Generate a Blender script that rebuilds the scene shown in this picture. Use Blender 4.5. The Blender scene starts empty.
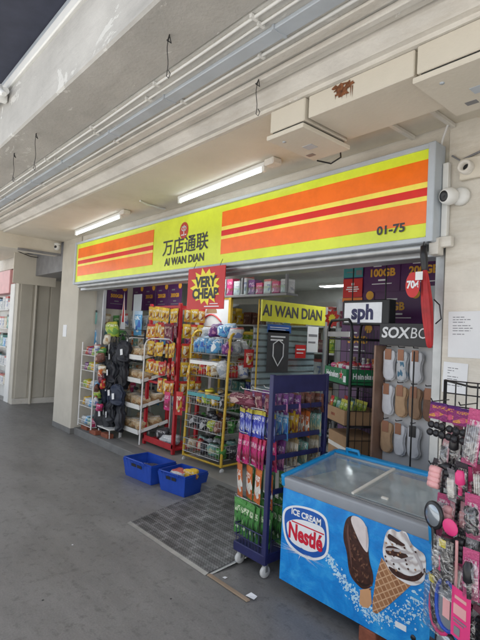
import bpy, bmesh, math, random
from mathutils import Vector, Matrix
RND = random.Random(11)
R = math.radians
sc = bpy.context.scene
col = sc.collection
# ------------------------------------------------------------------ materials
def nn(nt, t, **kw):
    n = nt.nodes.new(t)
    for k, v in kw.items(): setattr(n, k, v)
    return n
def ramp(nt, stops, interp='LINEAR'):
    r = nn(nt, 'ShaderNodeValToRGB'); r.color_ramp.interpolation = interp
    e = r.color_ramp.elements
    while len(e) > 1: e.remove(e[-1])
    e[0].position = stops[0][0]; e[0].color = c4(stops[0][1])
    for p, c in stops[1:]:
        x = e.new(p); x.color = c4(c)
    return r
def c4(c):
    if isinstance(c, (int, float)): c = (c, c, c)
    return (c[0], c[1], c[2], 1)
def s2l(r, g, b):
    return tuple(((x/255)/12.92 if x/255 <= .04045 else ((x/255+.055)/1.055)**2.4) for x in (r, g, b))
def base_mat(name, rough=.6, metal=0., spec=.5):
    m = bpy.data.materials.new(name); m.use_nodes = True
    b = m.node_tree.nodes['Principled BSDF']
    b.inputs['Roughness'].default_value = rough; b.inputs['Metallic'].default_value = metal
    b.inputs['Specular IOR Level'].default_value = spec
    return m, m.node_tree, b
def pm(name, c, rough=.6, metal=0., var=.15, scale=6., bump=0., bscale=40., dirt=0., dirtc=(.12, .1, .08), emit=0., spec=.5, jit=0.):
    """paint-like surface: base colour with soft variation, optional dirt blotches and bump"""
    m, nt, b = base_mat(name, rough, metal, spec)
    L = nt.links.new
    tc = nn(nt, 'ShaderNodeTexCoord')
    n = nn(nt, 'ShaderNodeTexNoise'); n.inputs['Scale'].default_value = scale; n.inputs['Detail'].default_value = 6
    L(tc.outputs['Object'], n.inputs['Vector'])
    lo = tuple(x*(1-var) for x in c); hi = tuple(min(1, x*(1+var*.7)) for x in c)
    r = ramp(nt, [(.3, lo), (.7, hi)]); L(n.outputs['Fac'], r.inputs['Fac'])
    out = r.outputs['Color']
    if dirt > 0:
        d = nn(nt, 'ShaderNodeTexNoise'); d.inputs['Scale'].default_value = scale*.35; d.inputs['Detail'].default_value = 9; d.inputs['Roughness'].default_value = .68
        L(tc.outputs['Object'], d.inputs['Vector'])
        dr = ramp(nt, [(.5, 0), (.72, dirt)]); L(d.outputs['Fac'], dr.inputs['Fac'])
        mx = nn(nt, 'ShaderNodeMix', data_type='RGBA'); L(dr.outputs['Color'], mx.inputs[0]); L(out, mx.inputs[6]); mx.inputs[7].default_value = c4(dirtc)
        out = mx.outputs[2]
    if jit > 0:
        oi = nn(nt, 'ShaderNodeObjectInfo'); h = nn(nt, 'ShaderNodeHueSaturation')
        mr = nn(nt, 'ShaderNodeMapRange'); mr.inputs[3].default_value = 1-jit; mr.inputs[4].default_value = 1+jit
        L(oi.outputs['Random'], mr.inputs[0]); L(mr.outputs[0], h.inputs['Value']); L(out, h.inputs['Color']); out = h.outputs['Color']
    L(out, b.inputs['Base Color'])
    if emit > 0:
        L(out, b.inputs['Emission Color']); b.inputs['Emission Strength'].default_value = emit
    if bump > 0:
        n2 = nn(nt, 'ShaderNodeTexNoise'); n2.inputs['Scale'].default_value = bscale; n2.inputs['Detail'].default_value = 5
        L(tc.outputs['Object'], n2.inputs['Vector'])
        bp = nn(nt, 'ShaderNodeBump'); bp.inputs['Strength'].default_value = bump; bp.inputs['Distance'].default_value = .01
        L(n2.outputs['Fac'], bp.inputs['Height']); L(bp.outputs['Normal'], b.inputs['Normal'])
    return m
def peel_mat(name, c, under, c2, thr=.60):
    """old paint: soft tone drift, hard-edged flaked patches, fine streaks"""
    m, nt, b = base_mat(name, .82)
    L = nt.links.new; tc = nn(nt, 'ShaderNodeTexCoord')
    def noise(s, d, ro, scl=None, dist=0.):
        n = nn(nt, 'ShaderNodeTexNoise'); n.inputs['Scale'].default_value = s; n.inputs['Detail'].default_value = d; n.inputs['Roughness'].default_value = ro; n.inputs['Distortion'].default_value = dist
        mp = nn(nt, 'ShaderNodeMapping'); mp.inputs['Scale'].default_value = scl or (1, 1, 1); L(tc.outputs['Object'], mp.inputs[0]); L(mp.outputs[0], n.inputs['Vector']); return n
    def mix(f, a, c_):
        mx = nn(nt, 'ShaderNodeMix', data_type='RGBA'); L(f, mx.inputs[0])
        if isinstance(a, tuple): mx.inputs[6].default_value = c4(a)
        else: L(a, mx.inputs[6])
        mx.inputs[7].default_value = c4(c_); return mx.outputs[2]
    a = noise(1.3, 8, .65); ra = ramp(nt, [(.3, tuple(x*.78 for x in c)), (.7, tuple(min(1, x*1.14) for x in c))]); L(a.outputs['Fac'], ra.inputs['Fac'])
    g = noise(2.5, 10, .75, (.35, 1.5, 2.5)); rg = ramp(nt, [(.5, 0), (.78, .75)]); L(g.outputs['Fac'], rg.inputs['Fac'])
    o = mix(rg.outputs['Color'], ra.outputs['Color'], c2)
    p = noise(3.2, 9, .72, (.7, 1.4, 1.4), .6); rp_ = ramp(nt, [(thr, 0), (thr+.012, 1)]); L(p.outputs['Fac'], rp_.inputs['Fac'])
    o = mix(rp_.outputs['Color'], o, under)
    L(o, b.inputs['Base Color'])
    f = noise(45, 5, .6); ad = nn(nt, 'ShaderNodeMath', operation='MULTIPLY_ADD'); L(rp_.outputs['Color'], ad.inputs[0]); ad.inputs[1].default_value = .8; L(f.outputs['Fac'], ad.inputs[2])
    bp = nn(nt, 'ShaderNodeBump'); bp.inputs['Strength'].default_value = .45; bp.inputs['Distance'].default_value = .008; L(ad.outputs[0], bp.inputs['Height']); L(bp.outputs[0], b.inputs['Normal'])
    return m
def emit_mat(name, c, s):
    m, nt, b = base_mat(name, .4)
    b.inputs['Base Color'].default_value = c4(c); b.inputs['Emission Color'].default_value = c4(c); b.inputs['Emission Strength'].default_value = s
    return m
def pack_mat(name, main, head, light, pic, scale=3., gloss=.28, jit=.08, headh=.84):
    """printed plastic packaging: header band, pale label, picture blotches, fine print; from the pack's own bounding box"""
    m, nt, b = base_mat(name, gloss)
    L = nt.links.new
    tc = nn(nt, 'ShaderNodeTexCoord'); sp = nn(nt, 'ShaderNodeSeparateXYZ'); L(tc.outputs['Generated'], sp.inputs[0])
    oi = nn(nt, 'ShaderNodeObjectInfo')
    def mix(f, a, bb):
        mx = nn(nt, 'ShaderNodeMix', data_type='RGBA')
        L(f, mx.inputs[0])
        for s, v in ((6, a), (7, bb)):
            if isinstance(v, tuple): mx.inputs[s].default_value = c4(v)
            else: L(v, mx.inputs[s])
        return mx.outputs[2]
    vo = nn(nt, 'ShaderNodeTexVoronoi'); vo.inputs['Scale'].default_value = scale
    L(tc.outputs['Generated'], vo.inputs['Vector'])
    sv = nn(nt, 'ShaderNodeSeparateColor'); L(vo.outputs['Color'], sv.inputs[0])
    pr = ramp(nt, [(0, main), (.42, pic), (.6, light), (.72, main)], 'CONSTANT'); L(sv.outputs[0], pr.inputs['Fac'])
    # main below the picture zone
    z1 = ramp(nt, [(0, 0), (.12, 1), (.62, 1), (.63, 0)], 'CONSTANT'); L(sp.outputs['Z'], z1.inputs['Fac'])
    o = mix(z1.outputs['Color'], main, pr.outputs['Color'])
    # brand band with letter-like bricks
    cx = nn(nt, 'ShaderNodeCombineXYZ'); L(sp.outputs['X'], cx.inputs[0]); L(sp.outputs['Z'], cx.inputs[2]); L(oi.outputs['Random'], cx.inputs[1])
    mp = nn(nt, 'ShaderNodeMapping'); mp.inputs['Scale'].default_value = (13, 60, 15); L(cx.outputs[0], mp.inputs[0])
    ln = nn(nt, 'ShaderNodeTexNoise'); ln.inputs['Scale'].default_value = 1; ln.inputs['Detail'].default_value = 1; L(mp.outputs[0], ln.inputs['Vector'])
    bt = ramp(nt, [(0, main), (.49, light)], 'CONSTANT'); L(ln.outputs['Fac'], bt.inputs['Fac'])
    z2 = ramp(nt, [(0, 0), (.64, 1), (.8, 0)], 'CONSTANT'); L(sp.outputs['Z'], z2.inputs['Fac'])
    x2 = ramp(nt, [(0, 0), (.16, 1), (.84, 0)], 'CONSTANT'); L(sp.outputs['X'], x2.inputs['Fac'])
    mm = nn(nt, 'ShaderNodeMath', operation='MULTIPLY'); L(z2.outputs['Color'], mm.inputs[0]); L(x2.outputs['Color'], mm.inputs[1])
    o = mix(mm.outputs[0], o, bt.outputs['Color'])
    z3 = ramp(nt, [(0, 0), (headh, 1)], 'CONSTANT'); L(sp.outputs['Z'], z3.inputs['Fac'])
    o = mix(z3.outputs['Color'], o, head)
    h = nn(nt, 'ShaderNodeHueSaturation')
    mr = nn(nt, 'ShaderNodeMapRange'); mr.inputs[3].default_value = 1-jit; mr.inputs[4].default_value = 1+jit
    L(oi.outputs['Random'], mr.inputs[0]); L(mr.outputs[0], h.inputs['Value']); L(o, h.inputs['Color'])
    L(h.outputs['Color'], b.inputs['Base Color'])
    n2 = nn(nt, 'ShaderNodeTexNoise'); n2.inputs['Scale'].default_value = 7; n2.inputs['Detail'].default_value = 4; n2.inputs['Distortion'].default_value = 1.2; L(tc.outputs['Generated'], n2.inputs['Vector'])
    bp = nn(nt, 'ShaderNodeBump'); bp.inputs['Strength'].default_value = .8; bp.inputs['Distance'].default_value = .02
    L(n2.outputs['Fac'], bp.inputs['Height']); L(bp.outputs['Normal'], b.inputs['Normal'])
    return m
def glass_mat(name, c=(.9, .95, .95), alpha=.18, rough=.05):
    m, nt, b = base_mat(name, rough)
    L = nt.links.new
    tr = nn(nt, 'ShaderNodeBsdfTransparent'); tr.inputs[0].default_value = c4(c)
    gl = nn(nt, 'ShaderNodeBsdfGlossy'); gl.inputs['Roughness'].default_value = rough; gl.inputs['Color'].default_value = c4(.9)
    n = nn(nt, 'ShaderNodeTexNoise'); n.inputs['Scale'].default_value = 3
    lw = nn(nt, 'ShaderNodeLayerWeight'); pw_ = nn(nt, 'ShaderNodeMath', operation='POWER'); L(lw.outputs['Facing'], pw_.inputs[0]); pw_.inputs[1].default_value = 4.; fr = nn(nt, 'ShaderNodeMath', operation='MULTIPLY_ADD'); L(pw_.outputs[0], fr.inputs[0]); fr.inputs[1].default_value = .8; fr.inputs[2].default_value = .03
    ad = nn(nt, 'ShaderNodeMath', operation='MULTIPLY_ADD'); L(n.outputs['Fac'], ad.inputs[0]); ad.inputs[1].default_value = alpha*.5; L(fr.outputs[0], ad.inputs[2])
    mx = nn(nt, 'ShaderNodeMixShader'); L(ad.outputs[0], mx.inputs[0]); L(tr.outputs[0], mx.inputs[1]); L(gl.outputs[0], mx.inputs[2])
    L(mx.outputs[0], nt.nodes['Material Output'].inputs[0])
    return m
# ------------------------------------------------------------------ mesh builder
class MB:
    def __init__(s): s.v = []; s.f = []; s.mi = []; s.sm = []
    def add(s, vs, fs, m=0, smooth=False, M=None):
        o = len(s.v)
        for p in vs: s.v.append(tuple(M @ Vector(p)) if M else tuple(p))
        for f in fs: s.f.append([i+o for i in f]); s.mi.append(m); s.sm.append(smooth)
        return s
    def box(s, a, b, m=0, bev=0., M=None, seg=1):
        a, b = [min(x, y) for x, y in zip(a, b)], [max(x, y) for x, y in zip(a, b)]
        if bev <= 0:
            x0, y0, z0 = a; x1, y1, z1 = b
            return s.add([(x0,y0,z0),(x1,y0,z0),(x1,y1,z0),(x0,y1,z0),(x0,y0,z1),(x1,y0,z1),(x1,y1,z1),(x0,y1,z1)],
                         [(0,3,2,1),(4,5,6,7),(0,1,5,4),(1,2,6,5),(2,3,7,6),(3,0,4,7)], m, False, M)
        bm = bmesh.new(); bmesh.ops.create_cube(bm, size=1)
        for v in bm.verts: v.co = Vector([(v.co[i]+.5)*(b[i]-a[i])+a[i] for i in range(3)])
        bmesh.ops.bevel(bm, geom=list(bm.edges), offset=bev, segments=seg, affect='EDGES', profile=.5)
        s.bm(bm, m, seg > 1, M); bm.free(); return s
    def bm(s, bm, m=0, smooth=False, M=None):
        bm.verts.index_update()
        return s.add([v.co[:] for v in bm.verts], [[v.index for v in f.verts] for f in bm.faces], m, smooth, M)
    def tube(s, pts, r, n=8, m=0, closed=False, caps=True, M=None):
        pts = [Vector(p) for p in pts]; k = len(pts); vs = []; fs = []
        rr = r if isinstance(r, (list, tuple)) else [r]*k
        up = None
        for i, p in enumerate(pts):
            if closed: t = pts[(i+1) % k]-pts[i-1]
            else: t = pts[min(i+1, k-1)]-pts[max(i-1, 0)]
            t.normalize()
            if up is None:
                up = Vector((0, 0, 1)) if abs(t.z) < .9 else Vector((1, 0, 0))
            a = t.cross(up)
            if a.length < 1e-5: a = t.cross(Vector((0, 1, 0)))
            a.normalize(); b = a.cross(t).normalized(); up = b
            for j in range(n):
                w = 2*math.pi*j/n
                vs.append(p+(a*math.cos(w)+b*math.sin(w))*rr[i])
        for i in range(k if closed else k-1):
            for j in range(n):
                i2 = (i+1) % k; j2 = (j+1) % n
                fs.append((i*n+j, i*n+j2, i2*n+j2, i2*n+j))
        s.add(vs, fs, m, n > 5, M)
        if caps and not closed:
            s.add(vs[:n], [list(range(n))], m, False, M); s.add(vs[-n:], [list(range(n))[::-1]], m, False, M)
        return s
    def rod(s, a, b, r=.004, n=5, m=0, M=None): return s.tube([a, b], r, n, m, M=M)
    def lathe(s, prof, o=(0, 0, 0), n=20, m=0, M=None, axis='Z'):
        vs = []; fs = []
        for r, z in prof:
            for j in range(n):
                w = 2*math.pi*j/n; x, y = r*math.cos(w), r*math.sin(w)
                p = {'Z': (x, y, z), 'Y': (x, z, y), 'X': (z, x, y)}[axis]
                vs.append((p[0]+o[0], p[1]+o[1], p[2]+o[2]))
        for i in range(len(prof)-1):
            for j in range(n):
                fs.append((i*n+j, i*n+(j+1) % n, (i+1)*n+(j+1) % n, (i+1)*n+j))
        s.add(vs, fs, m, True, M)
        return s
    def poly(s, pts, y=0., m=0, M=None):
        """flat polygon in the X/Z plane, facing -Y"""
        return s.add([(x, y, z) for x, z in pts], [list(range(len(pts)))], m, False, M)
    def text(s, body, x, z, size, y=0., m=0, align='CENTER', bold=0., sx=1., M=None, shear=0., depth=0.):
        c = bpy.data.curves.new('lettering', 'FONT'); c.body = body; c.size = size; c.align_x = align; c.align_y = 'CENTER'
        c.offset = bold; c.shear = shear; c.extrude = depth; c.resolution_u = 3
        o = bpy.data.objects.new('lettering', c); col.objects.link(o)
        me = bpy.data.meshes.new_from_object(o.evaluated_get(bpy.context.evaluated_depsgraph_get()))
        s.add([(x+v.co.x*sx, y-v.co.z, z+v.co.y) for v in me.vertices], [list(p.vertices) for p in me.polygons], m, False, M)
        bpy.data.objects.remove(o); bpy.data.meshes.remove(me); bpy.data.curves.remove(c)
        return s
    def mesh(s, name, mats):
        me = bpy.data.meshes.new(name); me.from_pydata(s.v, [], s.f)
        for x in (mats if isinstance(mats, (list, tuple)) else [mats]): me.materials.append(x)
        me.polygons.foreach_set('material_index', s.mi); me.polygons.foreach_set('use_smooth', s.sm)
        me.update(); return me
    def build(s, name, mats, parent=None, loc=(0, 0, 0), rz=0.):
        return obj(name, s.mesh(name, mats), parent, loc, rz)
def obj(name, me, parent=None, loc=(0, 0, 0), rz=0.):
    o = bpy.data.objects.new(name, me); col.objects.link(o); o.location = loc
    o.rotation_euler = (0, 0, rz) if isinstance(rz, (int, float)) else rz
    if parent: o.parent = parent
    return o
def tag(o, label, cat, group=None):
    o['label'] = label; o['category'] = cat
    if group: o['group'] = group
    return o
def struct(o): o['kind'] = 'structure'; return o
def thing(name, label, cat, loc=(0, 0, 0), rz=0., group=None):
    return tag(obj(name, None, None, loc, rz), label, cat, group)
def dup(o, loc, rz=None, label=None, group=None):
    c = o.copy(); col.objects.link(c); c.location = loc
    if rz is not None: c.rotation_euler = (0, 0, rz) if isinstance(rz, (int, float)) else rz
    if label: c['label'] = label
    if group: c['group'] = group
    def kids(src, dst):
        for ch in list(src.children):
            k = ch.copy(); col.objects.link(k); k.parent = dst; kids(ch, k)
    kids(o, c); return c
# ------------------------------------------------------------------ palette
W = {}
W['plaster'] = peel_mat('plaster', (.72, .68, .60), (.60, .53, .42), (.45, .38, .28), .66)
W['soffit'] = pm('soffit_paint', (.70, .65, .55), .75, var=.07, scale=2, bump=.12, bscale=50, dirt=.45, dirtc=(.42, .35, .25))
W['concrete'] = peel_mat('painted_concrete', (.50, .485, .45), (.64, .63, .59), (.30, .29, .27), .59)
W['beam'] = peel_mat('beam_paint', (.64, .63, .59), (.74, .72, .68), (.40, .36, .30), .60)
W['trim'] = peel_mat('trim_paint', (.72, .69, .63), (.80, .78, .74), (.46, .40, .32), .64)
W['white'] = pm('white_plastic', (.78, .78, .75), .45, var=.06, scale=5)
W['bluegrey'] = pm('blue_grey_trunking', (.50, .55, .60), .5, var=.08, scale=4, dirt=.2)
W['grey_wall'] = pm('grey_wall_paint', (.54, .505, .43), .7, var=.1, scale=2, bump=.15, dirt=.3)
W['alu'] = pm('aluminium', (.52, .53, .54), .38, .7, var=.1, scale=8)
W['steel'] = pm('galvanised_steel', (.45, .46, .46), .42, .8, var=.15, scale=10)
W['black'] = pm('black_metal', (.018, .018, .02), .4, .2, var=.2)
W['wire'] = pm('grey_wire', (.42, .42, .41), .4, .5, var=.2)
W['whitewire'] = pm('white_coated_wire', (.72, .72, .70), .45, var=.08)
W['navy'] = pm('navy_powder_coat', (.020, .022, .095), .42, var=.2, scale=10, bump=.05)
W['yellowm'] = pm('yellow_painted_tube', (.62, .40, .035), .45, var=.15, scale=14, dirt=.35, dirtc=(.2, .12, .04))
W['redm'] = pm('red_painted_tube', (.42, .012, .02), .45, var=.15, scale=10)
W['crate'] = pm('blue_crate_plastic', (.016, .07, .42), .38, var=.12, scale=8)
W['brick'] = pm('red_brick', (.25, .075, .04), .85, var=.3, scale=14, bump=.5)
W['rubber'] = pm('white_caster', (.6, .6, .58), .5, var=.1)
W['dark'] = pm('dark_void', (.02, .02, .022), .8)
W['paper'] = pm('white_paper', (.78, .79, .80), .7, var=.05, scale=4)
W['ink'] = pm('printed_ink', (.05, .05, .055), .6)
W['greyink'] = pm('grey_ink', (.22, .22, .24), .6)
W['cable'] = pm('black_cable', (.02, .02, .02), .5)
W['glass'] = glass_mat('clear_glass')
W['film'] = glass_mat('clear_film', (.93, .93, .93), .3, .15)
W['card'] = pm('brown_cardboard', (.36, .22, .115), .8, var=.14, scale=6, bump=.1)
W['purple'] = pm('purple_print', (.085, .018, .105), .35, var=.1, scale=3)
W['gold'] = pm('gold_print', (.72, .36, .03), .45)
W['teal'] = pm('teal_print', (.05, .28, .30), .4, var=.15)
W['redp'] = pm('red_print', (.55, .02, .02), .4, var=.1)
W['orangep'] = pm('orange_print', (.75, .22, .03), .4)
W['yellowp'] = pm('yellow_print', (.85, .72, .05), .4, var=.08)
W['pink'] = pm('hot_pink_plastic', (.78, .05, .22), .35, var=.08)
W['palepink'] = pm('pale_pink_plastic', (.75, .38, .38), .35, var=.1)
W['blackp'] = pm('black_plastic', (.015, .015, .018), .3, var=.2)
W['greyp'] = pm('grey_plastic', (.22, .22, .23), .4, var=.2)
W['tubeglow'] = emit_mat('lit_tube', (.86, .95, 1.), 5.)
PK = {}
def pk(k, main, head, light, pic, **kw): PK[k] = pack_mat(k+'_pack', main, head, light, pic, **kw)
pk('yellow', (.70, .42, .02), (.75, .48, .03), (.75, .7, .6), (.28, .08, .02), scale=3.2)
pk('yellowred', (.62, .30, .02), (.52, .02, .015), (.8, .75, .6), (.35, .06, .02), scale=2.6)
pk('red', (.52, .02, .02), (.60, .03, .03), (.75, .65, .5), (.6, .35, .03), scale=3)
pk('maroon', (.12, .01, .03), (.18, .015, .04), (.5, .35, .3), (.28, .08, .12), scale=3)
pk('blue', (.035, .05, .38), (.50, .42, .05), (.75, .75, .8), (.30, .35, .7), scale=4)
pk('magenta', (.55, .02, .17), (.60, .04, .12), (.75, .55, .6), (.28, .02, .06), scale=4)
pk('orange', (.58, .13, .02), (.60, .15, .02), (.80, .76, .70), (.72, .68, .6), scale=2.4)
pk('green', (.05, .22, .04), (.08, .30, .06), (.65, .72, .5), (.015, .07, .015), scale=4)
pk('teal', (.16, .36, .32), (.05, .07, .06), (.7, .74, .7), (.5, .5, .3), scale=4)
pk('purple', (.16, .03, .20), (.20, .05, .24), (.6, .5, .62), (.5, .2, .35), scale=4)
pk('white', (.66, .66, .66), (.58, .12, .10), (.8, .8, .8), (.2, .25, .45), scale=4)
pk('cream', (.62, .55, .42), (.40, .30, .16), (.75, .72, .65), (.40, .26, .12), scale=3)
pk('brown', (.16, .055, .035), (.20, .06, .035), (.4, .25, .2), (.09, .03, .02), scale=4)
pk('black', (.02, .02, .025), (.05, .05, .06), (.45, .45, .45), (.1, .1, .13), scale=3)
pk('clear', (.50, .53, .54), (.65, .66, .66), (.75, .75, .75), (.30, .34, .38), scale=4, gloss=.15)
pk('sky', (.10, .35, .62), (.45, .6, .75), (.8, .85, .88), (.03, .12, .45), scale=3)
pk('lime', (.38, .48, .05), (.65, .60, .08), (.75, .75, .55), (.12, .28, .04), scale=4)
KEYS = list(PK)
# ------------------------------------------------------------------ goods
_cache = {}
def pouch(w, h, t, key, wob=.0):
    """pillow pouch hanging from z=0, sealed edges; facing -Y"""
    k = ('p', w, h, t, key, wob)
    if k in _cache: return _cache[k]
    rr = random.Random(str(k)); nx, nz = 6, 8; vs = []; fs = []
    for side in (-1, 1):
        for j in range(nz+1):
            for i in range(nx+1):
                u, v = i/nx, j/nz
                prof = (max(0, math.sin(math.pi*min(1, max(0, (u-.06)/.88))))**.55)*(max(0, math.sin(math.pi*min(1, max(0, (v-.08)/.78))))**.6)
                sag = 1+.25*math.sin(v*math.pi)*0
                vs.append(((u-.5)*w*sag*(1-.05*math.sin(math.pi*v)), side*(t/2*prof*rr.uniform(.8, 1.15)+.0008), -v*h+rr.uniform(-1, 1)*wob))
    n = (nx+1)*(nz+1)
    for sd in (0, 1):
        for j in range(nz):
            for i in range(nx):
                a = sd*n+j*(nx+1)+i; q = (a, a+1, a+nx+2, a+nx+1)
                fs.append(q[::-1] if sd == 0 else q)
    mb = MB(); mb.add(vs, fs, 0, True)
    me = mb.mesh('pouch', PK[key]); _cache[k] = me; return me
def carton(w, d, h, key):
    k = ('c', w, d, h, key)
    if k not in _cache: _cache[k] = MB().box((-w/2, -d/2, 0), (w/2, d/2, h), 0, .003).mesh('carton', PK[key])
    return _cache[k]
def bottle(r, h, key):
    k = ('b', r, h, key)
    if k not in _cache:
        _cache[k] = MB().lathe([(0, 0), (r*.9, 0), (r, .01), (r, h*.62), (r*.8, h*.74), (r*.35, h*.84), (r*.35, h*.9), (r*.42, h*.9), (r*.42, h), (0, h)], n=10).mesh('bottle', PK[key])
    return _cache[k]
def lump(w, d, h, key, seed=0):
    """soft bag lying on a shelf, base on z=0"""
    k = ('l', w, d, h, key, seed)
    if k not in _cache:
        bm = bmesh.new(); bmesh.ops.create_uvsphere(bm, u_segments=12, v_segments=8, radius=1)
        rr = random.Random(seed+5); ph = [rr.uniform(0, 6) for _ in range(6)]
        for v in bm.verts:
            x, y, z = v.co
            s = 1+.16*math.sin(3*x+ph[0]+2*z)+.13*math.sin(4*y+ph[1]+3*x)+.1*math.sin(6*z+ph[2])
            zz = z*s
            v.co = Vector(((abs(x)**.7)*math.copysign(1, x)*s*w/2, (abs(y)**.7)*math.copysign(1, y)*s*d/2, max(zz, -.75)*h/1.75+h*.43))
        _cache[k] = MB().bm(bm, 0, True).mesh('soft_pack', PK[key]); bm.free()
    return _cache[k]
def put(me, name, loc, label, cat, group=None, rz=0.):
    return tag(obj(name, me, None, loc, rz), label, cat, group)
# ================================================================== SETTING
def floor_mat():
    m, nt, b = base_mat('worn_cement_floor', .42)
    L = nt.links.new; tc = nn(nt, 'ShaderNodeTexCoord')
    def noise(s, d=6, ro=.6, sc_=None):
        n = nn(nt, 'ShaderNodeTexNoise'); n.inputs['Scale'].default_value = s; n.inputs['Detail'].default_value = d; n.inputs['Roughness'].default_value = ro
        if sc_:
            mp = nn(nt, 'ShaderNodeMapping'); mp.inputs['Scale'].default_value = sc_; L(tc.outputs['Object'], mp.inputs[0]); L(mp.outputs[0], n.inputs['Vector'])
        else: L(tc.outputs['Object'], n.inputs['Vector'])
        return n
    a = noise(1.1, 8, .62); ra = ramp(nt, [(.3, (.176, .171, .164)), (.55, (.208, .202, .193)), (.75, (.242, .235, .223))]); L(a.outputs['Fac'], ra.inputs['Fac'])
    s = noise(2.2, 7, .7, (.5, 1.6, 1)); rs = ramp(nt, [(.42, 1.), (.62, .82)]); L(s.outputs['Fac'], rs.inputs['Fac'])
    f = noise(90, 3, .6); rf = ramp(nt, [(.3, .85), (.7, 1.1)]); L(f.outputs['Fac'], rf.inputs['Fac'])
    v = nn(nt, 'ShaderNodeTexVoronoi'); v.inputs['Scale'].default_value = 2.6; L(tc.outputs['Object'], v.inputs['Vector'])
    rv = ramp(nt, [(.012, .5), (.028, 1.)]); L(v.outputs['Distance'], rv.inputs['Fac'])
    c = ra.outputs['Color']
    k1 = noise(.8, 10, .8, (1, 2.2, 1)); rk = ramp(nt, [(.485, 1.), (.498, .68), (.505, .68), (.52, 1.)]); L(k1.outputs['Fac'], rk.inputs['Fac'])
    k2 = noise(14, 6, .7); rk2 = ramp(nt, [(.36, .72), (.46, 1.), (.62, 1.), (.72, 1.22)]); L(k2.outputs['Fac'], rk2.inputs['Fac'])
    for o in (rs, rf, rv, rk2):
        mx = nn(nt, 'ShaderNodeMix', data_type='RGBA', blend_type='MULTIPLY'); mx.inputs[0].default_value = 1
        L(c, mx.inputs[6]); L(o.outputs['Color'], mx.inputs[7]); c = mx.outputs[2]
    L(c, b.inputs['Base Color'])
    rr = ramp(nt, [(.3, .34), (.7, .6)]); L(a.outputs['Fac'], rr.inputs['Fac']); L(rr.outputs['Color'], b.inputs['Roughness'])
    bp = nn(nt, 'ShaderNodeBump'); bp.inputs['Strength'].default_value = .15; bp.inputs['Distance'].default_value = .004; L(f.outputs['Fac'], bp.inputs['Height']); L(bp.outputs[0], b.inputs['Normal'])
    return m
W['floor'] = floor_mat()
W['ground'] = pm('outdoor_paving', (.55, .54, .52), .85, var=.12, scale=1.5, bump=.2)
W['shopfloor'] = pm('shop_floor', (.30, .29, .27), .45, var=.1, scale=3, dirt=.3)
W['plinth'] = pm('cement_step', (.17, .17, .165), .75, var=.2, scale=5, dirt=.4)
W['canopy'] = pm('dark_gutter', (.045, .050, .078), .7, var=.2)
W['inceil'] = pm('shop_ceiling', (.72, .74, .72), .7, var=.05)
W['inwall'] = pm('shop_wall', (.55, .55, .52), .7, var=.08)

struct(MB().box((-150, -150, -.4), (150, 150, -.12)).build('ground', W['ground']))
struct(MB().box((-40, .35, -.3), (20, 3.2, 0)).box((-10.98, 3.2, -.3), (-8.4, 8, 0)).build('floor', W['floor']))
sf = MB().box((-7.6, 3.22, -.2), (-1.53, 8, .098)).build('shop_floor', [W['shopfloor']]); struct(sf)
st = MB().box((-7.6, 3.19, -.1), (-1.53, 3.42, .104), bev=.006).build('step', [W['plinth']]); struct(st)

# building shell (each wall, pillar, beam and ceiling stands on its own)
tag(MB().box((-12.4, 1.35, 3.46), (20, 12, 4.6)).build('shade_block', W['beam']), 'unseen concrete upper block added above the walkway ceiling to shade it', 'building')  # unseen mass over the ceiling, added to keep the sun off the walkway
tag(MB().box((-1.53, 3.13, 0), (6, 3.33, 3.3), bev=.006).build('wall', W['plaster']), 'scuffed cream plaster wall right of the shop opening, papers taped to it', 'wall')
tag(MB().box((-1.52, 3.34, 0), (-1.35, 8, 3.3)).build('side_wall', W['inwall']), 'inner side wall of the shop behind the sock stand', 'wall')
tag(MB().box((-7.64, 8.0, 0), (-1.35, 8.2, 3.3)).build('back_wall', W['inwall']), 'back wall deep inside the shop', 'wall')
p = thing('pillar', 'grey beige plastered pillar at the left end of the shop front', 'pillar', (-7.99, 3.4, 0))
MB().box((-.39, -.27, 0), (.385, 4.8, 3.3), bev=.008).build('shaft', W['grey_wall'], p)
MB().box((-.395, -.275, 0), (.392, .3, .09), bev=.004).build('skirting', W['plinth'], p)
tag(MB().box((-7.6, 3.15, 2.52), (-1.535, 3.32, 3.3)).build('lintel_wall', W['plaster']), 'cream wall strip above the shop opening, hidden by the long sign', 'wall')
tag(MB().box((-7.6, 3.34, 2.78), (-1.53, 7.98, 2.9)).build('shop_ceiling', W['inceil']), 'white ceiling inside the shop', 'ceiling')
# walkway ceiling, from the outer beam inwards
bo = thing('beam', 'flaking grey concrete edge beam along the walkway', 'beam', (-4, 1.13, 3.3))
o = MB().box((-8.4, .0, 0), (24, .385, .46), bev=.014).build('beam_body', W['concrete'], bo)
o = MB().box((-8.4, -.022, .46), (24, .1, .545), bev=.008).build('edge_strip', W['white'], bo)
o = MB().box((-8.4, .03, .55), (24, .1, .68), bev=.004).build('upper_edge', W['bluegrey'], bo)
tag(MB().box((-12.4, .80, 3.985), (20, 1.6, 4.06), bev=.01).build('gutter', W['canopy']), 'dark gutter sheet projecting above the edge beam', 'gutter')
cl = thing('ceiling', 'cream painted walkway ceiling with long ribs and ledges', 'ceiling', (-4, 1.5, 3.3))
cm = MB().box((-8.4, .015, .003), (24, .70, .2))
cm.build('ceiling_slab', W['beam'], cl)
# ledges running along the walkway: (y0, y1, z bottom)
for y0, y1, zb in ((.335, .405, -.018), (.43, .475, -.035), (.49, .53, -.022)):
    MB().box((-8.4, y0, zb), (24, y1, 0), bev=.006).build('ledge', W['trim'], cl)
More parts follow.
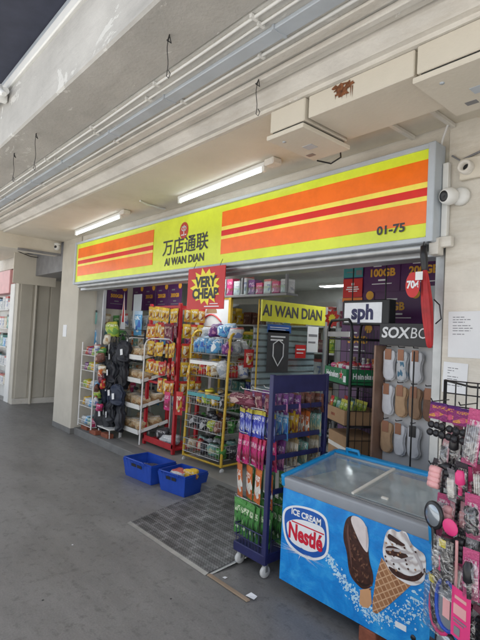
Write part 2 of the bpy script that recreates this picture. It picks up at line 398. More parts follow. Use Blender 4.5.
# coved drop from z 3.30 to 3.20
cv = MB(); prof = [(.55, 0), (.55, -.03), (.62, -.075), (.66, -.075), (.66, -.1), (.69, -.1), (.69, 0)]
n = len(prof)
cv.add([(x, y, z) for x in (-8.4, 24) for y, z in prof], [(i, (i+1) % n, n+(i+1) % n, n+i) for i in range(n)]+[tuple(range(n))[::-1], tuple(range(n, 2*n))])
cv.build('cove', W['trim'], cl)
tag(MB().box((-12.4, 2.192, 3.2), (6, 3.13, 3.30)).build('soffit', W['soffit']), 'flat beige soffit over the sign carrying the tube lights', 'ceiling')
low = thing('lowered_soffit', 'lowered beige soffit panel between two white access boxes, rust stained edge', 'ceiling', (-1.6, 2.18, 3.06))
MB().box((-.36, .0, 0), (.34, .43, .137), bev=.005).build('panel', W['soffit'], low)
MB().box((.83, .0, 0), (6, .43, .137), bev=.005).build('panel', W['soffit'], low)
rust = pm('rust_stain', (.20, .075, .03), .9, var=.6, scale=40)
rs = MB(); q_ = [(-.135, .105, .030), (-.10, .085, .034), (-.06, .10, .024), (-.085, .06, .018), (-.12, .07, .02)]
for k, (cx, cz, r) in enumerate(q_):
    pts = []
    for a in range(22):
        w = a*math.pi/11; rr_ = r*(1+.30*math.sin(3*w+k)+.22*math.sin(7*w+2*k)+RND.uniform(-.18, .18)); pts.append((cx+1.3*rr_*math.cos(w), max(.012, cz+.8*rr_*math.sin(w))))
    rs.poly(pts, -.003-.0003*k)
for k in range(7):
    x = -.15+.02*k+RND.uniform(-.006, .006); z = RND.uniform(.07, .09); rs.add([(x-.004, -.0026-.00005*k, z), (x+.004, -.0026-.00005*k, z), (x+.0015, -.0026-.00005*k, RND.uniform(.01, .05))], [(0, 1, 2)])
rs.build('rust_patch', rust, low)
def access_box(x0, x1, label):
    t = thing('access_box', label, 'access panel', ((x0+x1)/2, 2.18, 3.0), 0, 'access boxes under the walkway ceiling')
    w = (x1-x0)/2
    MB().box((-w, -.012, .052), (w, .43, .197), bev=.006).build('body', W['soffit'], t)
    MB().box((-w+.02, .0, .03), (w-.02, .42, .052)).build('gap', W['dark'], t)
    MB().box((-w-.01, -.03, 0), (w+.01, .45, .03), bev=.004).build('cover_plate', W['soffit'], t)
    s = MB().box((-.05, .2, -.002), (.03, .27, .001)).build('sticker', W['bluegrey'], t)
    s = MB().box((-.13, .33, -.002), (-.07, .37, .001)).build('sticker', W['greyp'], t)
    MB().lathe([(0, -.004), (.012, -.004), (.012, .002)], (-w*.55, .06, 0), 10).build('knob', W['bluegrey'], t)
access_box(-2.28, -1.98, 'white access box hanging left of the lowered soffit panel, nearer the tube light')
access_box(-1.24, -.80, 'white access box hanging right of the lowered soffit panel, at the photo edge')
# conduits under the ceiling
def along(name, label, y, z, r, x0=-12.4, x1=10, box=None, mat='white', clips=True):
    t = thing(name, label, 'conduit', (-4, y, z))
    if box: MB().box((x0+4, -box[0]/2, -box[1]), (x1+4, box[0]/2, 0), bev=.004).build('channel', W[mat], t)
    else: MB().tube([(x+4, RND.uniform(-.004, .004), -r+RND.uniform(-.003, 0)) for x in [x0+i*(x1-x0)/40 for i in range(41)]], r, 8).build('pipe', W[mat], t)
    if clips:
        for k in range(-9, 5):
            x = k*.93+RND.uniform(-.12, .12)
            w = (box[0]/2+.006, box[1]+.004) if box else (r+.014, 2*r+.003)
            MB().box((x+4-.008, -w[0], -w[1]), (x+4+.008, w[0], .0)).build('clip', W[mat], t)
along('ceiling_conduit', 'thin white conduit clipped along the ceiling beside the edge beam', 1.535, 3.3, .009)
along('ceiling_conduit', 'second thin white conduit running next to the blue grey trunking', 1.60, 3.3, .008)
along('ceiling_trunking', 'wide blue grey trunking running along the walkway ceiling', 1.70, 3.302, .0, box=(.09, .025), mat='bluegrey')
along('ceiling_conduit', 'cream conduit in clips between the trunking and the ceiling ledges', 1.785, 3.3, .010)
# cross beam, passage, neighbouring shops
cb = thing('cross_beam', 'cream cross beam over the walkway before the passage', 'beam', (-8.6, 1.5, 2.97))
MB().box((-.15, 0.02, 0), (.15, 1.62, .33), bev=.006).build('beam_body', W['soffit'], cb)
MB().box((.152, .9, -.02), (.18, 1.62, .02)).build('cable_tray', W['greyp'], cb)
pw = thing('passage_wall', 'pale grey panelled wall at the mouth of the side passage', 'wall', (-11.1, 3.2, 0))
MB().box((-.1, 0, 0), (.1, 4.8, 3.3)).build('wall_face', W['grey_wall'], pw)
MB().box((.1, 0, 0), (.115, 4.8, .12), bev=.003).build('skirting', W['trim'], pw)
for y0, y1 in ((.05, .30), (.42, .66), (.70, 1.25), (1.35, 2.4)):
    MB().box((.1, y0, .13), (.118, y1, 3.0), bev=.004).build('panel', W['grey_wall'], pw)
MB().tube([(.15, .36, 0), (.15, .36, 3.2)], .028, 10).build('downpipe', W['grey_wall'], pw)
MB().box((.12, .95, 1.95), (.16, 1.15, 2.2), bev=.004).build('meter_box', W['greyp'], pw)
tag(MB().box((-11, 7.9, 0), (-8.4, 8.1, 3.3)).build('passage_end_wall', W['grey_wall']), 'grey wall closing the far end of the side passage', 'wall')
tag(MB().box((-11.2, 3.34, 2.75), (-8.4, 7.9, 3.3)).build('passage_ceiling', W['greyp']), 'dark low ceiling inside the side passage', 'ceiling')
bd = thing('hanging_board', 'blank beige board hanging from rods in front of the passage', 'board', (-10.4, 2.9, 2.56))
MB().box((-.012, 0, 0), (.012, .87, .62), bev=.003).build('board', W['soffit'], bd)
for y in (.12, .75): MB().rod((0, y, .62), (0, y, .74), .006).build('rod', W['black'], bd)
tag(MB().tube([(-10.3, 2.75+.22*i, 3.28-.16*math.sin(math.pi*i/5)) for i in range(6)], .008, 6).build('slack_cable', W['cable']), 'black cable sagging across the top of the blank board', 'cable')
ns = thing('neighbour_shop', 'white fronted neighbouring shop beyond the passage with a pink sign', 'shop', (-12.5, 3.3, 0))
MB().box((-12, .1, 0), (1.29, .4, 3.3)).build('front_wall', W['white'], ns)
MB().box((.98, -.12, 0), (1.28, .1, 2.62), bev=.01).build('column', W['white'], ns)
MB().box((-4, -.14, 2.42), (.93, .09, 2.95), bev=.01).build('sign_board', W['palepink'], ns)
MB().box((-4, -.1, 2.97), (1.2, .09, 3.3), bev=.01).build('upper_panel', W['trim'], ns)
for k in range(5):
    MB().box((-2.4, -.12, .35+k*.42), (.9, .09, .37+k*.42)).build('shelf', W['white'], ns)
ck = ['white', 'clear', 'cream', 'clear', 'teal', 'white', 'sky']
for k in range(5):
    for j in range(9):
        q = ck[(k*3+j*2) % 7]
        put(carton(.2, .12, RND.choice((.2, .26, .3)), q), 'carton', (-13.3+j*.215, 3.25, .372+k*.42), 'small goods box on the neighbouring shop shelves beyond the passage', 'box', 'goods on the neighbouring shop shelves')
# small things on pillar, ceiling and wall
tag(MB().box((-8.14, 3.122, 1.55), (-7.99, 3.1305, 1.75)).build('notice', W['paper']), 'small white notice stuck on the grey pillar', 'notice')
def dome_cam(loc, rz, label):
    t = thing('security_camera', label, 'camera', loc, rz)
    MB().lathe([(0, 0), (.05, 0), (.055, -.02), (.05, -.03), (0, -.03)], (0, 0, 0), 18).build('mount', W['white'], t)
    MB().lathe([(0, .05), (.03, .045), (.048, .02), (.052, 0), (.048, -.03), (.03, -.052), (0, -.058)], (0, -.005, -.065), 18).build('housing', W['white'], t)
    MB().lathe([(0, -.058), (.02, -.058), (.026, -.05), (.03, -.04)], (0, 0, -.07), 14, axis='Y').build('lens', W['blackp'], t)
    return t
dome_cam((-8.40, 3.03, 3.16), R(35), 'white dome security camera on the cross beam left of the sign')
def wire(p0, L, label, hook=1):
    x, y, z = p0; pts = [(x+.006*math.sin(i*.6+L*9), y+.005*math.cos(i*.8+L*5), z-L*i/10) for i in range(11)]
    pts += [(x+.02, y, z-L-.015), (x+.035, y, z-L+.005), (x+.015, y, z-L+.03)]
    o = MB().tube(pts, .0024, 5).tube([(x-.012, y, z-.03), (x+.02, y-.01, z-.012), (x+.01, y+.01, z-.045), (x-.018, y, z-.02)], .0035, 5).build('dangling_wire', W['cable'])
    return tag(o, label, 'wire', 'black wires dangling from the ceiling')
wire((-2.21, 1.32, 3.3), .23, 'longest black wire dangling from the beam underside near the photo top')
wire((-4.13, 1.26, 3.3), .30, 'black wire dangling at left, the one nearer the photo middle of a pair')
wire((-4.76, 1.27, 3.3), .26, 'black wire dangling from the beam closest to the left photo edge')
wire((-2.16, 1.93, 3.28), .22, 'thin black wire dangling just left of the white access box')
tag(MB().tube([(-4.9, 2.67, 3.19), (-4.93, 2.78, 3.18), (-4.96, 2.86, 3.19), (-4.93, 2.93, 3.175), (-4.97, 3.05, 3.19)], .011, 6).build('loose_cable', W['whitewire']), 'short loose white cable stuck on the beige soffit between the tube lights', 'cable')
tag(MB().tube([(-2.05, 2.62, 3.05), (-2.1, 2.7, 3.0), (-2.2, 2.72, 2.985), (-2.3, 2.68, 3.02)], .006, 5).build('cable', W['cable']), 'short black cable curling below the left access box', 'cable')
pj = thing('pipe_joint', 'white pipe joint with clamp on the beam at the left photo edge', 'pipe joint', (-4.55, 1.1, 3.70))
MB().tube([(-.4, -.02, .02), (.12, -.02, .0)], .03, 10).build('pipe', W['white'], pj)
MB().tube([(.05, -.05, .05), (.14, -.07, -.02), (.2, -.05, -.07)], .022, 8).build('elbow', W['white'], pj)
MB().box((-.02, -.05, -.06), (.04, .02, .06), bev=.006).build('clamp', W['white'], pj)
# right-hand wall fittings
cm_ = thing('security_camera', 'white turret security camera on the wall right of the sign', 'camera', (-1.43, 3.13, 2.69))
MB().lathe([(0, 0), (.06, 0), (.06, -.025), (.045, -.05), (0, -.05)], (0, 0, 0), 20, axis='Y').build('base', W['white'], cm_)
Mc = Matrix.Translation((-.045, -.08, -.005)) @ Matrix.Rotation(R(-18), 4, 'Z') @ Matrix.Rotation(R(8), 4, 'X')
MB().lathe([(0, .055), (.03, .05), (.05, .03), (.058, 0), (.054, -.03), (.042, -.05), (.036, -.052)], (0, 0, 0), 22, axis='Y', M=Mc).build('housing', W['white'], cm_)
MB().lathe([(0, -.05), (.02, -.055), (.034, -.052), (.040, -.046)], (0, 0, 0), 18, axis='Y', M=Mc).build('lens', W['blackp'], cm_)
lb = thing('sensor_box', 'cream square box with round socket on the wall above the turret camera', 'junction box', (-1.36, 3.13, 2.86))
MB().box((-.075, -.045, -.07), (.085, 0, .07), bev=.008).build('box', W['soffit'], lb)
MB().lathe([(.022, -.01), (.026, -.05), (.043, -.05), (.046, 0)], (-.02, -.045, 0), 22, axis='Y').build('socket', W['trim'], lb)
MB().lathe([(0, -.012), (.016, -.014), (.027, -.01)], (-.02, -.045, 0), 18, axis='Y').build('socket_eye', W['blackp'], lb)
tr = thing('wall_trunking', 'white vertical trunking beside the right end of the sign', 'trunking', (-1.525, 3.12, 2.43))
MB().box((-.02, -.035, 0), (.02, .005, .5), bev=.004).build('channel', W['white'], tr)
MB().box((-.06, -.05, -.07), (.06, .0, .0), bev=.005).build('end_box', W['trim'], tr)
MB().tube([(-.03, -.02, .5), (-.05, -.03, .58), (-.02, -.05, .66), (.02, -.06, .75)], .008, 6).build('cable', W['whitewire'], tr)
for x, lab in ((-1.79, 'cream stub of conduit channel on the soffit right above the sign end'), (-1.50, 'cream stub of conduit channel on the soffit nearest the right photo edge')):
    tag(MB().box((x-.016, 2.72, 3.17), (x+.016, 3.128, 3.199), bev=.004).build('channel_stub', W['trim']), lab, 'conduit')
tag(MB().tube([(-1.50, 3.12, 2.98), (-1.44, 3.115, 2.93), (-1.2, 3.118, 2.99), (-.9, 3.12, 3.06)], .007, 6).build('wall_cable', W['greyp']), 'thin grey cable curving over the cream wall above the cameras', 'cable')
def paper(x, z, w, h, rows, label, rz=0.):
    t = thing('notice', label, 'notice', (x, 3.127, z))
    t.rotation_euler = (0, rz, 0)
    MB().box((-w/2, -.0012, -h), (w/2, 0, 0)).build('sheet', W['paper'], t)
    mb = MB(); zz = -.035
    for r in range(rows):
        xx = -w/2+.03; end = w/2-.03-RND.uniform(0, .09)
        while xx < end:
            L = RND.uniform(.012, .035); mb.box((xx, -.0022, zz-.005), (min(xx+L, end), -.0014, zz)); xx += L+.006
        zz -= .0165+ (.006 if r % 3 == 2 else 0)
    mb.build('print', W['greyink'], t)
paper(-1.385, 1.935, .21, .30, 7, 'white printed sheet taped to the cream wall, the upper one', R(-1))
paper(-1.43, 1.60, .16, .20, 7, 'cream printed sheet half hidden behind the accessory rack', R(2))
# ================================================================== SIGN
SX0, SX1, SZ0, SZ1, SY = -7.46, -1.60, 2.425, 3.025, 3.0
def lit(name, c, e=.22):
    """back-lit acrylic: the tubes inside make it slightly uneven"""
    m, nt, b = base_mat(name, .25)
    L = nt.links.new; tc = nn(nt, 'ShaderNodeTexCoord'); n = nn(nt, 'ShaderNodeTexNoise'); n.inputs['Scale'].default_value = .9; n.inputs['Detail'].default_value = 1
    L(tc.outputs['Object'], n.inputs['Vector'])
    b.inputs['Base Color'].default_value = c4(c); b.inputs['Emission Color'].default_value = c4(c)
    mr = nn(nt, 'ShaderNodeMapRange'); mr.inputs[1].default_value = .35; mr.inputs[2].default_value = .68; mr.inputs[3].default_value = e*.5; mr.inputs[4].default_value = e*1.5
    L(n.outputs['Fac'], mr.inputs[0]); L(mr.outputs[0], b.inputs['Emission Strength'])
    g = nn(nt, 'ShaderNodeTexNoise'); g.inputs['Scale'].default_value = 4; g.inputs['Detail'].default_value = 10; g.inputs['Roughness'].default_value = .75; L(tc.outputs['Object'], g.inputs['Vector'])
    gr = ramp(nt, [(.35, tuple(x*.87 for x in c)), (.6, c)]); L(g.outputs['Fac'], gr.inputs['Fac']); L(gr.outputs['Color'], b.inputs['Base Color']); L(gr.outputs['Color'], b.inputs['Emission Color'])
    return m
SLIME, SOR, SYEL, SRED = lit('lit_lime_acrylic', (.60, .68, .042)), lit('lit_orange_acrylic', (.80, .15, .012)), lit('lit_yellow_acrylic', (.80, .66, .10)), lit('lit_red_acrylic', (.62, .02, .012))
sg = thing('shop_sign', 'long lime yellow lightbox sign with orange and red stripes and Chinese lettering', 'sign', (-4.53, SY, SZ0))
hw, hh = (SX1-SX0)/2, SZ1-SZ0
f = MB()
f.box((-hw-.03, -.005, hh), (hw+.03, .13, hh+.035), bev=.005).box((-hw-.03, -.005, -.035), (hw+.03, .13, 0), bev=.005)
f.box((-hw-.045, -.012, -.035), (-hw, .13, hh+.035), bev=.005).box((hw, -.012, -.035), (hw+.05, .13, hh+.035), bev=.005)
f.build('frame', W['bluegrey'], sg)
MB().box((-hw, .012, 0), (hw, .1, hh)).build('light_panel', SLIME, sg)
def stripes(x0, x1, name):
    ps = [(.12, .375, SOR), (.375, .44, SYEL), (.44, .535, SRED), (.535, .59, SYEL), (.59, .84, SOR)]
    mb = MB(); ms = [SOR, SYEL, SRED]
    for a, b, m in ps:
        mb.box((x0, .006, hh*(1-b)), (x1, .0118, hh*(1-a)), ms.index(m))
    mb.build(name, ms, sg)
stripes(-hw+.06, -5.13+4.53, 'stripe_panel'); stripes(-3.80+4.53, hw-.0, 'stripe_panel')
tx = MB().text('万店通联', -4.46+4.53, .255, .20, .008, bold=.003, sx=1.12)
tx.build('chinese_lettering', W['ink'], sg)
MB().text('AI WAN DIAN', -4.46+4.53, .095, .115, .008, bold=.0045, sx=1.05).build('latin_lettering', W['ink'], sg)
MB().text('01-75', 1.86-.0+.80, .085, .085, .004, bold=.003, sx=1.15).build('unit_number', W['ink'], sg)
em = MB(); ec = (.05, .43)
ring = [(ec[0]+.085*math.cos(a*math.pi/16), ec[1]+.095*math.sin(a*math.pi/16)) for a in range(32)]
em.poly(ring, .009, 0)
for a in ((-.045, .035, .045, .047), (-.045, -.005, .045, .007), (-.005, -.06, .007, .062), (-.045, -.005, -.033, .045), (.033, -.005, .045, .045), (-.05, -.055, -.0, -.043), (.02, -.055, .05, -.043)):
    em.add([(ec[0]+a[0], .0075, ec[1]+a[1]), (ec[0]+a[2], .0075, ec[1]+a[1]), (ec[0]+a[2], .0075, ec[1]+a[3]), (ec[0]+a[0], .0075, ec[1]+a[3])], [(0, 1, 2, 3)], 1)
em.build('round_emblem', [lit('emblem_red', (.42, .05, .03)), W['paper']], sg)
# roller shutter tube below the sign
sh = thing('shutter_rail', 'grey roller shutter tube and guide hanging under the sign', 'shutter', (-4.53, 3.07, 2.40))
MB().tube([(-2.9, 0, -.03), (2.9, 0, -.03)], .035, 12).build('roller_tube', W['steel'], sh)
MB().box((-3.0, .06, -.09), (2.97, .22, .0), bev=.005).build('housing', W['alu'], sh)
MB().box((2.93, -.03, -.09), (2.995, .05, .02), bev=.004).build('end_bracket', W['trim'], sh)
# tube lights
def tube_light(x0, x1, y, z, rz, label):
    t = thing('tube_light', label, 'tube light', ((x0+x1)/2, y, z), rz, 'lit tube lights under the soffit'); h = (x1-x0)/2
    MB().box((-h-.02, -.02, .062), (h+.02, .02, .098), bev=.006).build('batten', W['white'], t)
    MB().tube([(-h+.03, 0, .036), (h-.03, 0, .036)], .012, 12).build('tube', W['tubeglow'], t)
    for s in (-1, 1): MB().box((s*h-.018, -.018, .016), (s*h+.018, .018, .064), bev=.005).build('end_cap', W['white'], t)
    MB().box((h+.05, -.05, .04), (h+.17, .05, .098), bev=.01).build('driver_box', W['trim'], t)
tube_light(-4.40, -2.97, 2.83, 3.1, R(-4), 'lit white tube light above the sign lettering, the nearer and longer one')
tube_light(-7.20, -5.58, 2.83, 3.1, R(-3), 'lit white tube light above the far left end of the sign')

# VERY CHEAP board
vc = thing('price_board', 'square red VERY CHEAP board with yellow starburst hanging below the sign', 'sign', (-3.93, 2.94, 1.96))
MB().box((-.31, -.004, 0), (.31, .004, .43)).build('board', W['redp'], vc)
star = []
for k in range(28):
    a = 2*math.pi*k/28; r = (1.0 if k % 2 == 0 else .72)*RND.uniform(.9, 1.1)
    star.append((.26*r*math.cos(a), .225+.19*r*math.sin(a)))
MB().poly(star, -.006).build('starburst', W['yellowp'], vc)
MB().text('VERY', .005, .275, .145, -.008, bold=.007, sx=1.0).text('CHEAP', 0, .155, .14, -.008, bold=.007, sx=.98).build('lettering', W['ink'], vc)
MB().box((.0, -.0065, .022), (.24, -.0055, .032)).box((.09, -.0065, .05), (.22, -.0055, .058)).build('small_print', W['paper'], vc)
for s in (-.22, .22): MB().rod((s, 0, .43), (s, .03, .50), .003).build('string', W['cable'], vc)

# ================================================================== SHOP INTERIOR
# aluminium window frame and glass at left
wf = thing('shop_window', 'aluminium framed shop window behind the racks at left', 'window', (-6.6, 4.15, .1))
wm = MB()
for x in (-1.0, .35, 1.3): wm.box((x-.03, -.03, 0), (x+.03, .03, 2.4))
wm.box((-1.0, -.028, 2.36), (1.3, .028, 2.42)).box((-1.0, -.028, 1.1), (1.3, .028, 1.15)).box((-1.0, -.028, 0), (1.3, .028, .08))
wm.build('frame', W['alu'], wf)
MB().box((-.97, -.004, .08), (1.27, .004, 2.36)).build('pane', W['glass'], wf)
jb = thing('door_jamb', 'beige and grey shutter jamb at the left edge of the shop opening', 'frame', (-7.72, 3.47, .1))
MB().box((-.14, -.06, 0), (.08, .1, 2.32), bev=.006).build('post', W['trim'], jb)
MB().box((.09, -.02, 0), (.36, .04, 2.32), bev=.006).build('side_panel', W['alu'], jb)
MB().tube([(-.02, -.085, 0), (-.02, -.085, 2.3)], .014, 8).build('conduit', W['trim'], jb)
MB().box((-.1, -.13, 2.12), (.04, -.06, 2.28), bev=.005).build('switch_box', W['bluegrey'], jb)
MB().box((-.06, -.09, 1.45), (-.0, -.06, 1.53)).build('latch', W['black'], jb)
jr = thing('door_jamb', 'dark steel shutter guide at the right edge of the shop opening', 'frame', (-1.575, 3.17, .1))
MB().box((-.03, -.02, 0), (.035, .05, 2.3), bev=.004).build('guide', W['steel'], jr)
# telecom style posters: purple panels with gold numbers
def gb_poster(x, y, z, w, h, num, label, sub=True, rz=0., big=.105):
    t = thing('poster', label, 'poster', (x, y, z), rz, 'purple data plan posters')
    MB().box((-w/2, -.002, 0), (w/2, .002, h)).build('sheet', W['purple'], t)
    MB().text(num, 0, h*.56, big, -.004, bold=.004, sx=1.0).build('gold_lettering', W['gold'], t)
    mb = MB().box((-w*.25, -.0042, h*.76), (-w*.02, -.003, h*.81)).box((-w*.1, -.0042, h*.32), (w*.1, -.003, h*.37)).box((-w*.28, -.0042, h*.22), (w*.28, -.003, h*.245))
    mb.build('small_print', W['greyp' if not sub else 'paper'], t)
    MB().add([(w*.36+.045*math.cos(a*math.pi/8), -.005, h*.92+.045*math.sin(a*math.pi/8)) for a in range(16)], [tuple(range(16))]).build('gold_badge', W['gold'], t)
gb_poster(-2.69, 4.2, 2.22, .40, .33, '100GB', 'purple poster reading 100GB in gold, above the lit name box')
gb_poster(-2.25, 4.2, 2.22, .44, .33, '200GB', 'purple poster reading 200GB in gold, beside the red umbrella')
gb_poster(-2.95, 4.2, 1.88, .36, .33, '50GB', 'purple poster partly hidden behind the lit name box')
gb_poster(-2.50, 4.2, 1.88, .50, .33, 'GB', 'purple poster right of the lit name box')
gb_poster(-2.95, 4.2, 1.54, .36, .33, '30GB', 'purple poster behind the black wire rack')
gb_poster(-2.50, 4.2, 1.54, .50, .33, '80GB', 'purple poster behind the sock stand header')
tl = thing('poster', 'teal poster stacked above a red one at the left of the purple posters', 'poster', (-3.03, 4.19, 2.38))
MB().box((-.12, -.002, 0), (.12, .002, .17)).build('sheet', W['teal'], tl)
MB().add([(-.07, -.004, .09), (.07, -.004, .105), (.07, -.004, .14), (-.07, -.004, .125)], [(0, 1, 2, 3)]).box((.04, -.005, .02), (.11, -.003, .07)).box((-.08, -.005, .05), (.02, -.003, .06)).build('print', [W['greyp']], tl)
rd = thing('poster', 'red poster with white text under the teal one', 'poster', (-3.03, 4.19, 2.17))
MB().box((-.12, -.002, 0), (.12, .002, .195)).build('sheet', W['redp'], rd)
MB().box((-.07, -.004, .10), (.07, -.003, .112)).box((-.08, -.004, .078), (.08, -.003, .09)).box((-.05, -.004, .058), (.06, -.003, .068)).box((-.015, -.004, .125), (.02, -.003, .15)).build('print', W['paper'], rd)
tag(MB().box((-.125, -.002, 0), (.125, .002, .04)).build('poster_strip', W['orangep'], None, (-3.03, 4.19, 2.125)), 'narrow orange strip below the red poster', 'poster')
tag(MB().box((-.12, -.001, 0), (.12, .001, .7), 0).build('wall_strip', W['bluegrey'], None, (-2.07, 4.18, 1.55)), 'grey green strip with black hooks beside the purple posters', 'display strip')
tag(MB().box((-3.16, 4.205, .1), (-1.53, 4.25, 2.78)).build('partition', W['purple']), 'dark partition behind the purple posters', 'partition')
for i, (x, num) in enumerate(((-8.3+.9, '500GB'), (-7.02, '200GB'), (-6.63, '200GB'), (-6.25, '300GB'))):
    gb_poster(x, 4.10, 2.06, .37, .40, num, ['dim purple poster farthest left on the shop window', 'dim purple poster second from the left on the shop window', 'dim purple poster third from the left on the shop window, above the red rack', 'dim purple poster just left of the VERY CHEAP board'][i], False, big=.08)
# things hung on the window at left
fl = thing('bunting', 'red and white triangle pennant hanging in the left shop window', 'pennant', (-7.22, 3.75, 1.72))
MB().add([(-.09, 0, 0), (.09, 0, 0), (0, 0, .62)], [(0, 1, 2)]).build('pennant', W['paper'], fl)
MB().add([(-.035, -.004, .12), (.035, -.004, .12), (0, -.004, .52)], [(0, 1, 2)]).build('red_stripe', W['redp'], fl)
tag(MB().box((-.12, -.01, 0), (.12, .01, .55), 0, .004).build('towel', W['bluegrey'], None, (-6.95, 3.85, 1.75)), 'grey green folded cloth hanging beside the pennant', 'towel')
put(lump(.30, .16, .24, 'lime', 3), 'plush_bag', (-7.05, 3.5, 1.60), 'white and green patterned bag above the black bags', 'bag')
put(pouch(.25, .38, .08, 'sky'), 'blue_bag', (-6.72, 3.75, 2.02), 'teal blue bag hanging above the black bags', 'bag')
for i, (x, z, k) in enumerate(((-6.45, 2.0, 'cream'), (-6.25, 2.0, 'orange'), (-6.5, 1.75, 'magenta'), (-6.3, 1.72, 'sky'), (-6.12, 1.74, 'purple'))):
    put(pouch(.17, .22, .04, k), 'wall_pack', (x, 3.95, z), ['cream', 'orange', 'pink', 'pale blue', 'purple'][i]+' pack hanging on the window above the bread rack', 'packet')
wk = ('clear', 'purple', 'teal', 'magenta', 'cream', 'black', 'sky', 'white', 'green', 'orange')
wr = random.Random(21)
for i, z in enumerate((1.98, 1.70, 1.42, 1.12, .82)):
    for j in range(13):
        k = wk[(i*7+j*3+wr.randrange(3)) % 10]
        if i == 0 and j > 8: continue
        put(pouch(.13, .23, .05, k), 'wall_pack', (-7.42+j*.15+wr.uniform(-.03, .03), 4.03+wr.uniform(-.02, .02), z+wr.uniform(-.04, .04)), '%s pack hanging in the %s row on the left window behind the racks' % ({'clear': 'pale', 'magenta': 'pink', 'sky': 'blue'}.get(k, k), ('top', 'second', 'third', 'fourth', 'lowest')[i]), 'packet', 'packs hanging on the left window behind the racks', (R(wr.uniform(-5, 5)), R(wr.uniform(-9, 9)), R(wr.uniform(-25, 25))))
for i, z in enumerate((2.0, 1.72, 1.44)):
    for j in range(4):
        k = ('teal', 'clear', 'green', 'sky', 'magenta', 'cream', 'purple', 'white')[(i*3+j*5) % 8]
        put(pouch(.13, .23, .05, k), 'wall_pack', (-7.565, 3.50+j*.15+wr.uniform(-.02, .02), z+wr.uniform(-.05, .05)), '%s pack hanging in the %s row on the inner face of the grey pillar' % ({'clear': 'pale', 'magenta': 'pink', 'sky': 'blue'}.get(k, k), ('top', 'middle', 'lowest')[i]), 'packet', 'packs hanging on the inner face of the pillar', (R(wr.uniform(-5, 5)), R(wr.uniform(-9, 9)), R(90+wr.uniform(-20, 20))))
gb_poster(-7.595, 3.80, 2.06, .40, .40, '500GB', 'dim purple poster on the inner face of the grey pillar', False, R(90), big=.08)
# hanging glass case above the entrance
hc = thing('hanging_case', 'dark framed glass case full of goods hanging above the entrance', 'display case', (-4.60, 4.0, 2.20))
MB().box((-.8, 0, 0), (.8, .2, .03), bev=.004).box((-.8, 0, .56), (.8, .2, .58), bev=.004).build('case', W['greyp'], hc)
fr = MB().box((-.8, .002, .52), (.8, .03, .56))
for x in (-.8, .0, .77): fr.box((x, 0, .04), (x+.03, .028, .53))
fr.build('frame', W['greyp'], hc)
MB().box((-.77, .008, .04), (.77, .010, .12)).build('pane', W['glass'], hc)
for j in range(11):
    k = ('purple', 'clear', 'clear', 'magenta', 'clear', 'white', 'purple', 'magenta', 'white', 'magenta', 'clear')[j]
    put(carton(.12, .12, RND.uniform(.14, .3), k), 'carton', (-5.31+j*.142, 4.11, 2.232), {'purple': 'purple box inside the hanging glass case', 'clear': 'pale box inside the hanging glass case', 'magenta': 'pink box inside the hanging glass case', 'white': 'white box inside the hanging glass case'}[k], 'box', 'boxes inside the hanging glass case')
# partition running back into the shop with the yellow name header
pt = thing('glass_partition', 'glass partition running into the shop with a yellow AI WAN DIAN header', 'partition', (-4.2, 3.95, .1))
MB().box((-.006, 0, 0), (.006, .018, 2.06), bev=.002).build('yellow_post', W['yellowm'], pt)
MB().box((-.015, 1.25, 0), (.015, 1.3, 2.06), bev=.003).build('post', W['alu'], pt)
MB().box((-.004, .05, .1), (.004, 1.25, 1.79)).build('pane', W['glass'], pt)
MB().box((-.012, .05, 1.80), (.012, 1.25, 2.06)).build('header', lit('lit_header', (.62, .62, .06), .12), pt)
MB().text('AI WAN DIAN', 0, 0, .19, 0, bold=.006, sx=.92, M=Matrix.Translation((.015, .62, 1.93)) @ Matrix.Rotation(R(90), 4, 'Z')).build('lettering', W['ink'], pt)
def side_poster(y, z, w, h, mat, label, extra=None):
    t = thing('poster', label, 'poster', (-4.185, y, z), R(90))
    MB().box((-w/2, -.002, 0), (w/2, .002, h)).build('sheet', mat, t)
    if extra: extra(t, w, h)
    return t
bl = thing('blind', 'pale grey slatted blind standing behind the glass partition', 'blind', (-4.34, 4.02, .1))
MB().box((-.01, 0, 0), (.0, 1.15, 1.75)).build('backing', W['greyp'], bl)
mb = MB()
for i in range(21): mb.box((.0, 0, .06+i*.08), (.012, 1.15, .115+i*.08), bev=.003)
mb.build('slats', W['bluegrey'], bl)
def shield(t, w, h):
    pts = [(0, .38), (.09, .33), (.09, .18), (0, .06), (-.09, .18), (-.09, .33)]
    MB().tube([(x, -.006, z+.02) for x, z in pts], .008, 5, closed=True).build('shield_outline', W['paper'], t)
    MB().box((-.14, -.004, h-.09), (.12, -.003, h-.07)).box((-.14, -.004, h-.13), (.08, -.003, h-.11)).build('print', W['paper'], t)
side_poster(4.30, 1.28, .38, .52, W['ink'], 'black poster with white shield outline on the glass partition', shield)
def lines(t, w, h):
    MB().box((-w*.4, -.004, h*.6), (w*.4, -.003, h*.7)).box((-w*.4, -.004, h*.35), (w*.25, -.003, h*.42)).build('print', W['greyink' if h > .2 else 'paper'], t)
side_poster(4.31, 1.77, .42, .10, pm('blue_print', (.03, .12, .42), .4), 'blue strip poster just above the black shield poster', lines)
side_poster(4.95, 1.54, .22, .34, W['paper'], 'white notice on the glass partition below the yellow header', lines)
side_poster(4.72, 1.46, .20, .17, W['redp'], 'small red card on the glass partition', lines)
hp = thing('poster', 'pale poster with red arched print and yellow edge behind the yellow rack', 'poster', (-5.2, 4.02, 1.62))
MB().box((-.38, -.004, 0), (.38, .004, .56), bev=.002).build('sheet', W['paper'], hp)
MB().box((.37, -.02, -.02), (.42, .02, .58), bev=.004).box((-.38, -.012, .56), (.42, .012, .585)).build('yellow_edge', W['yellowm'], hp)
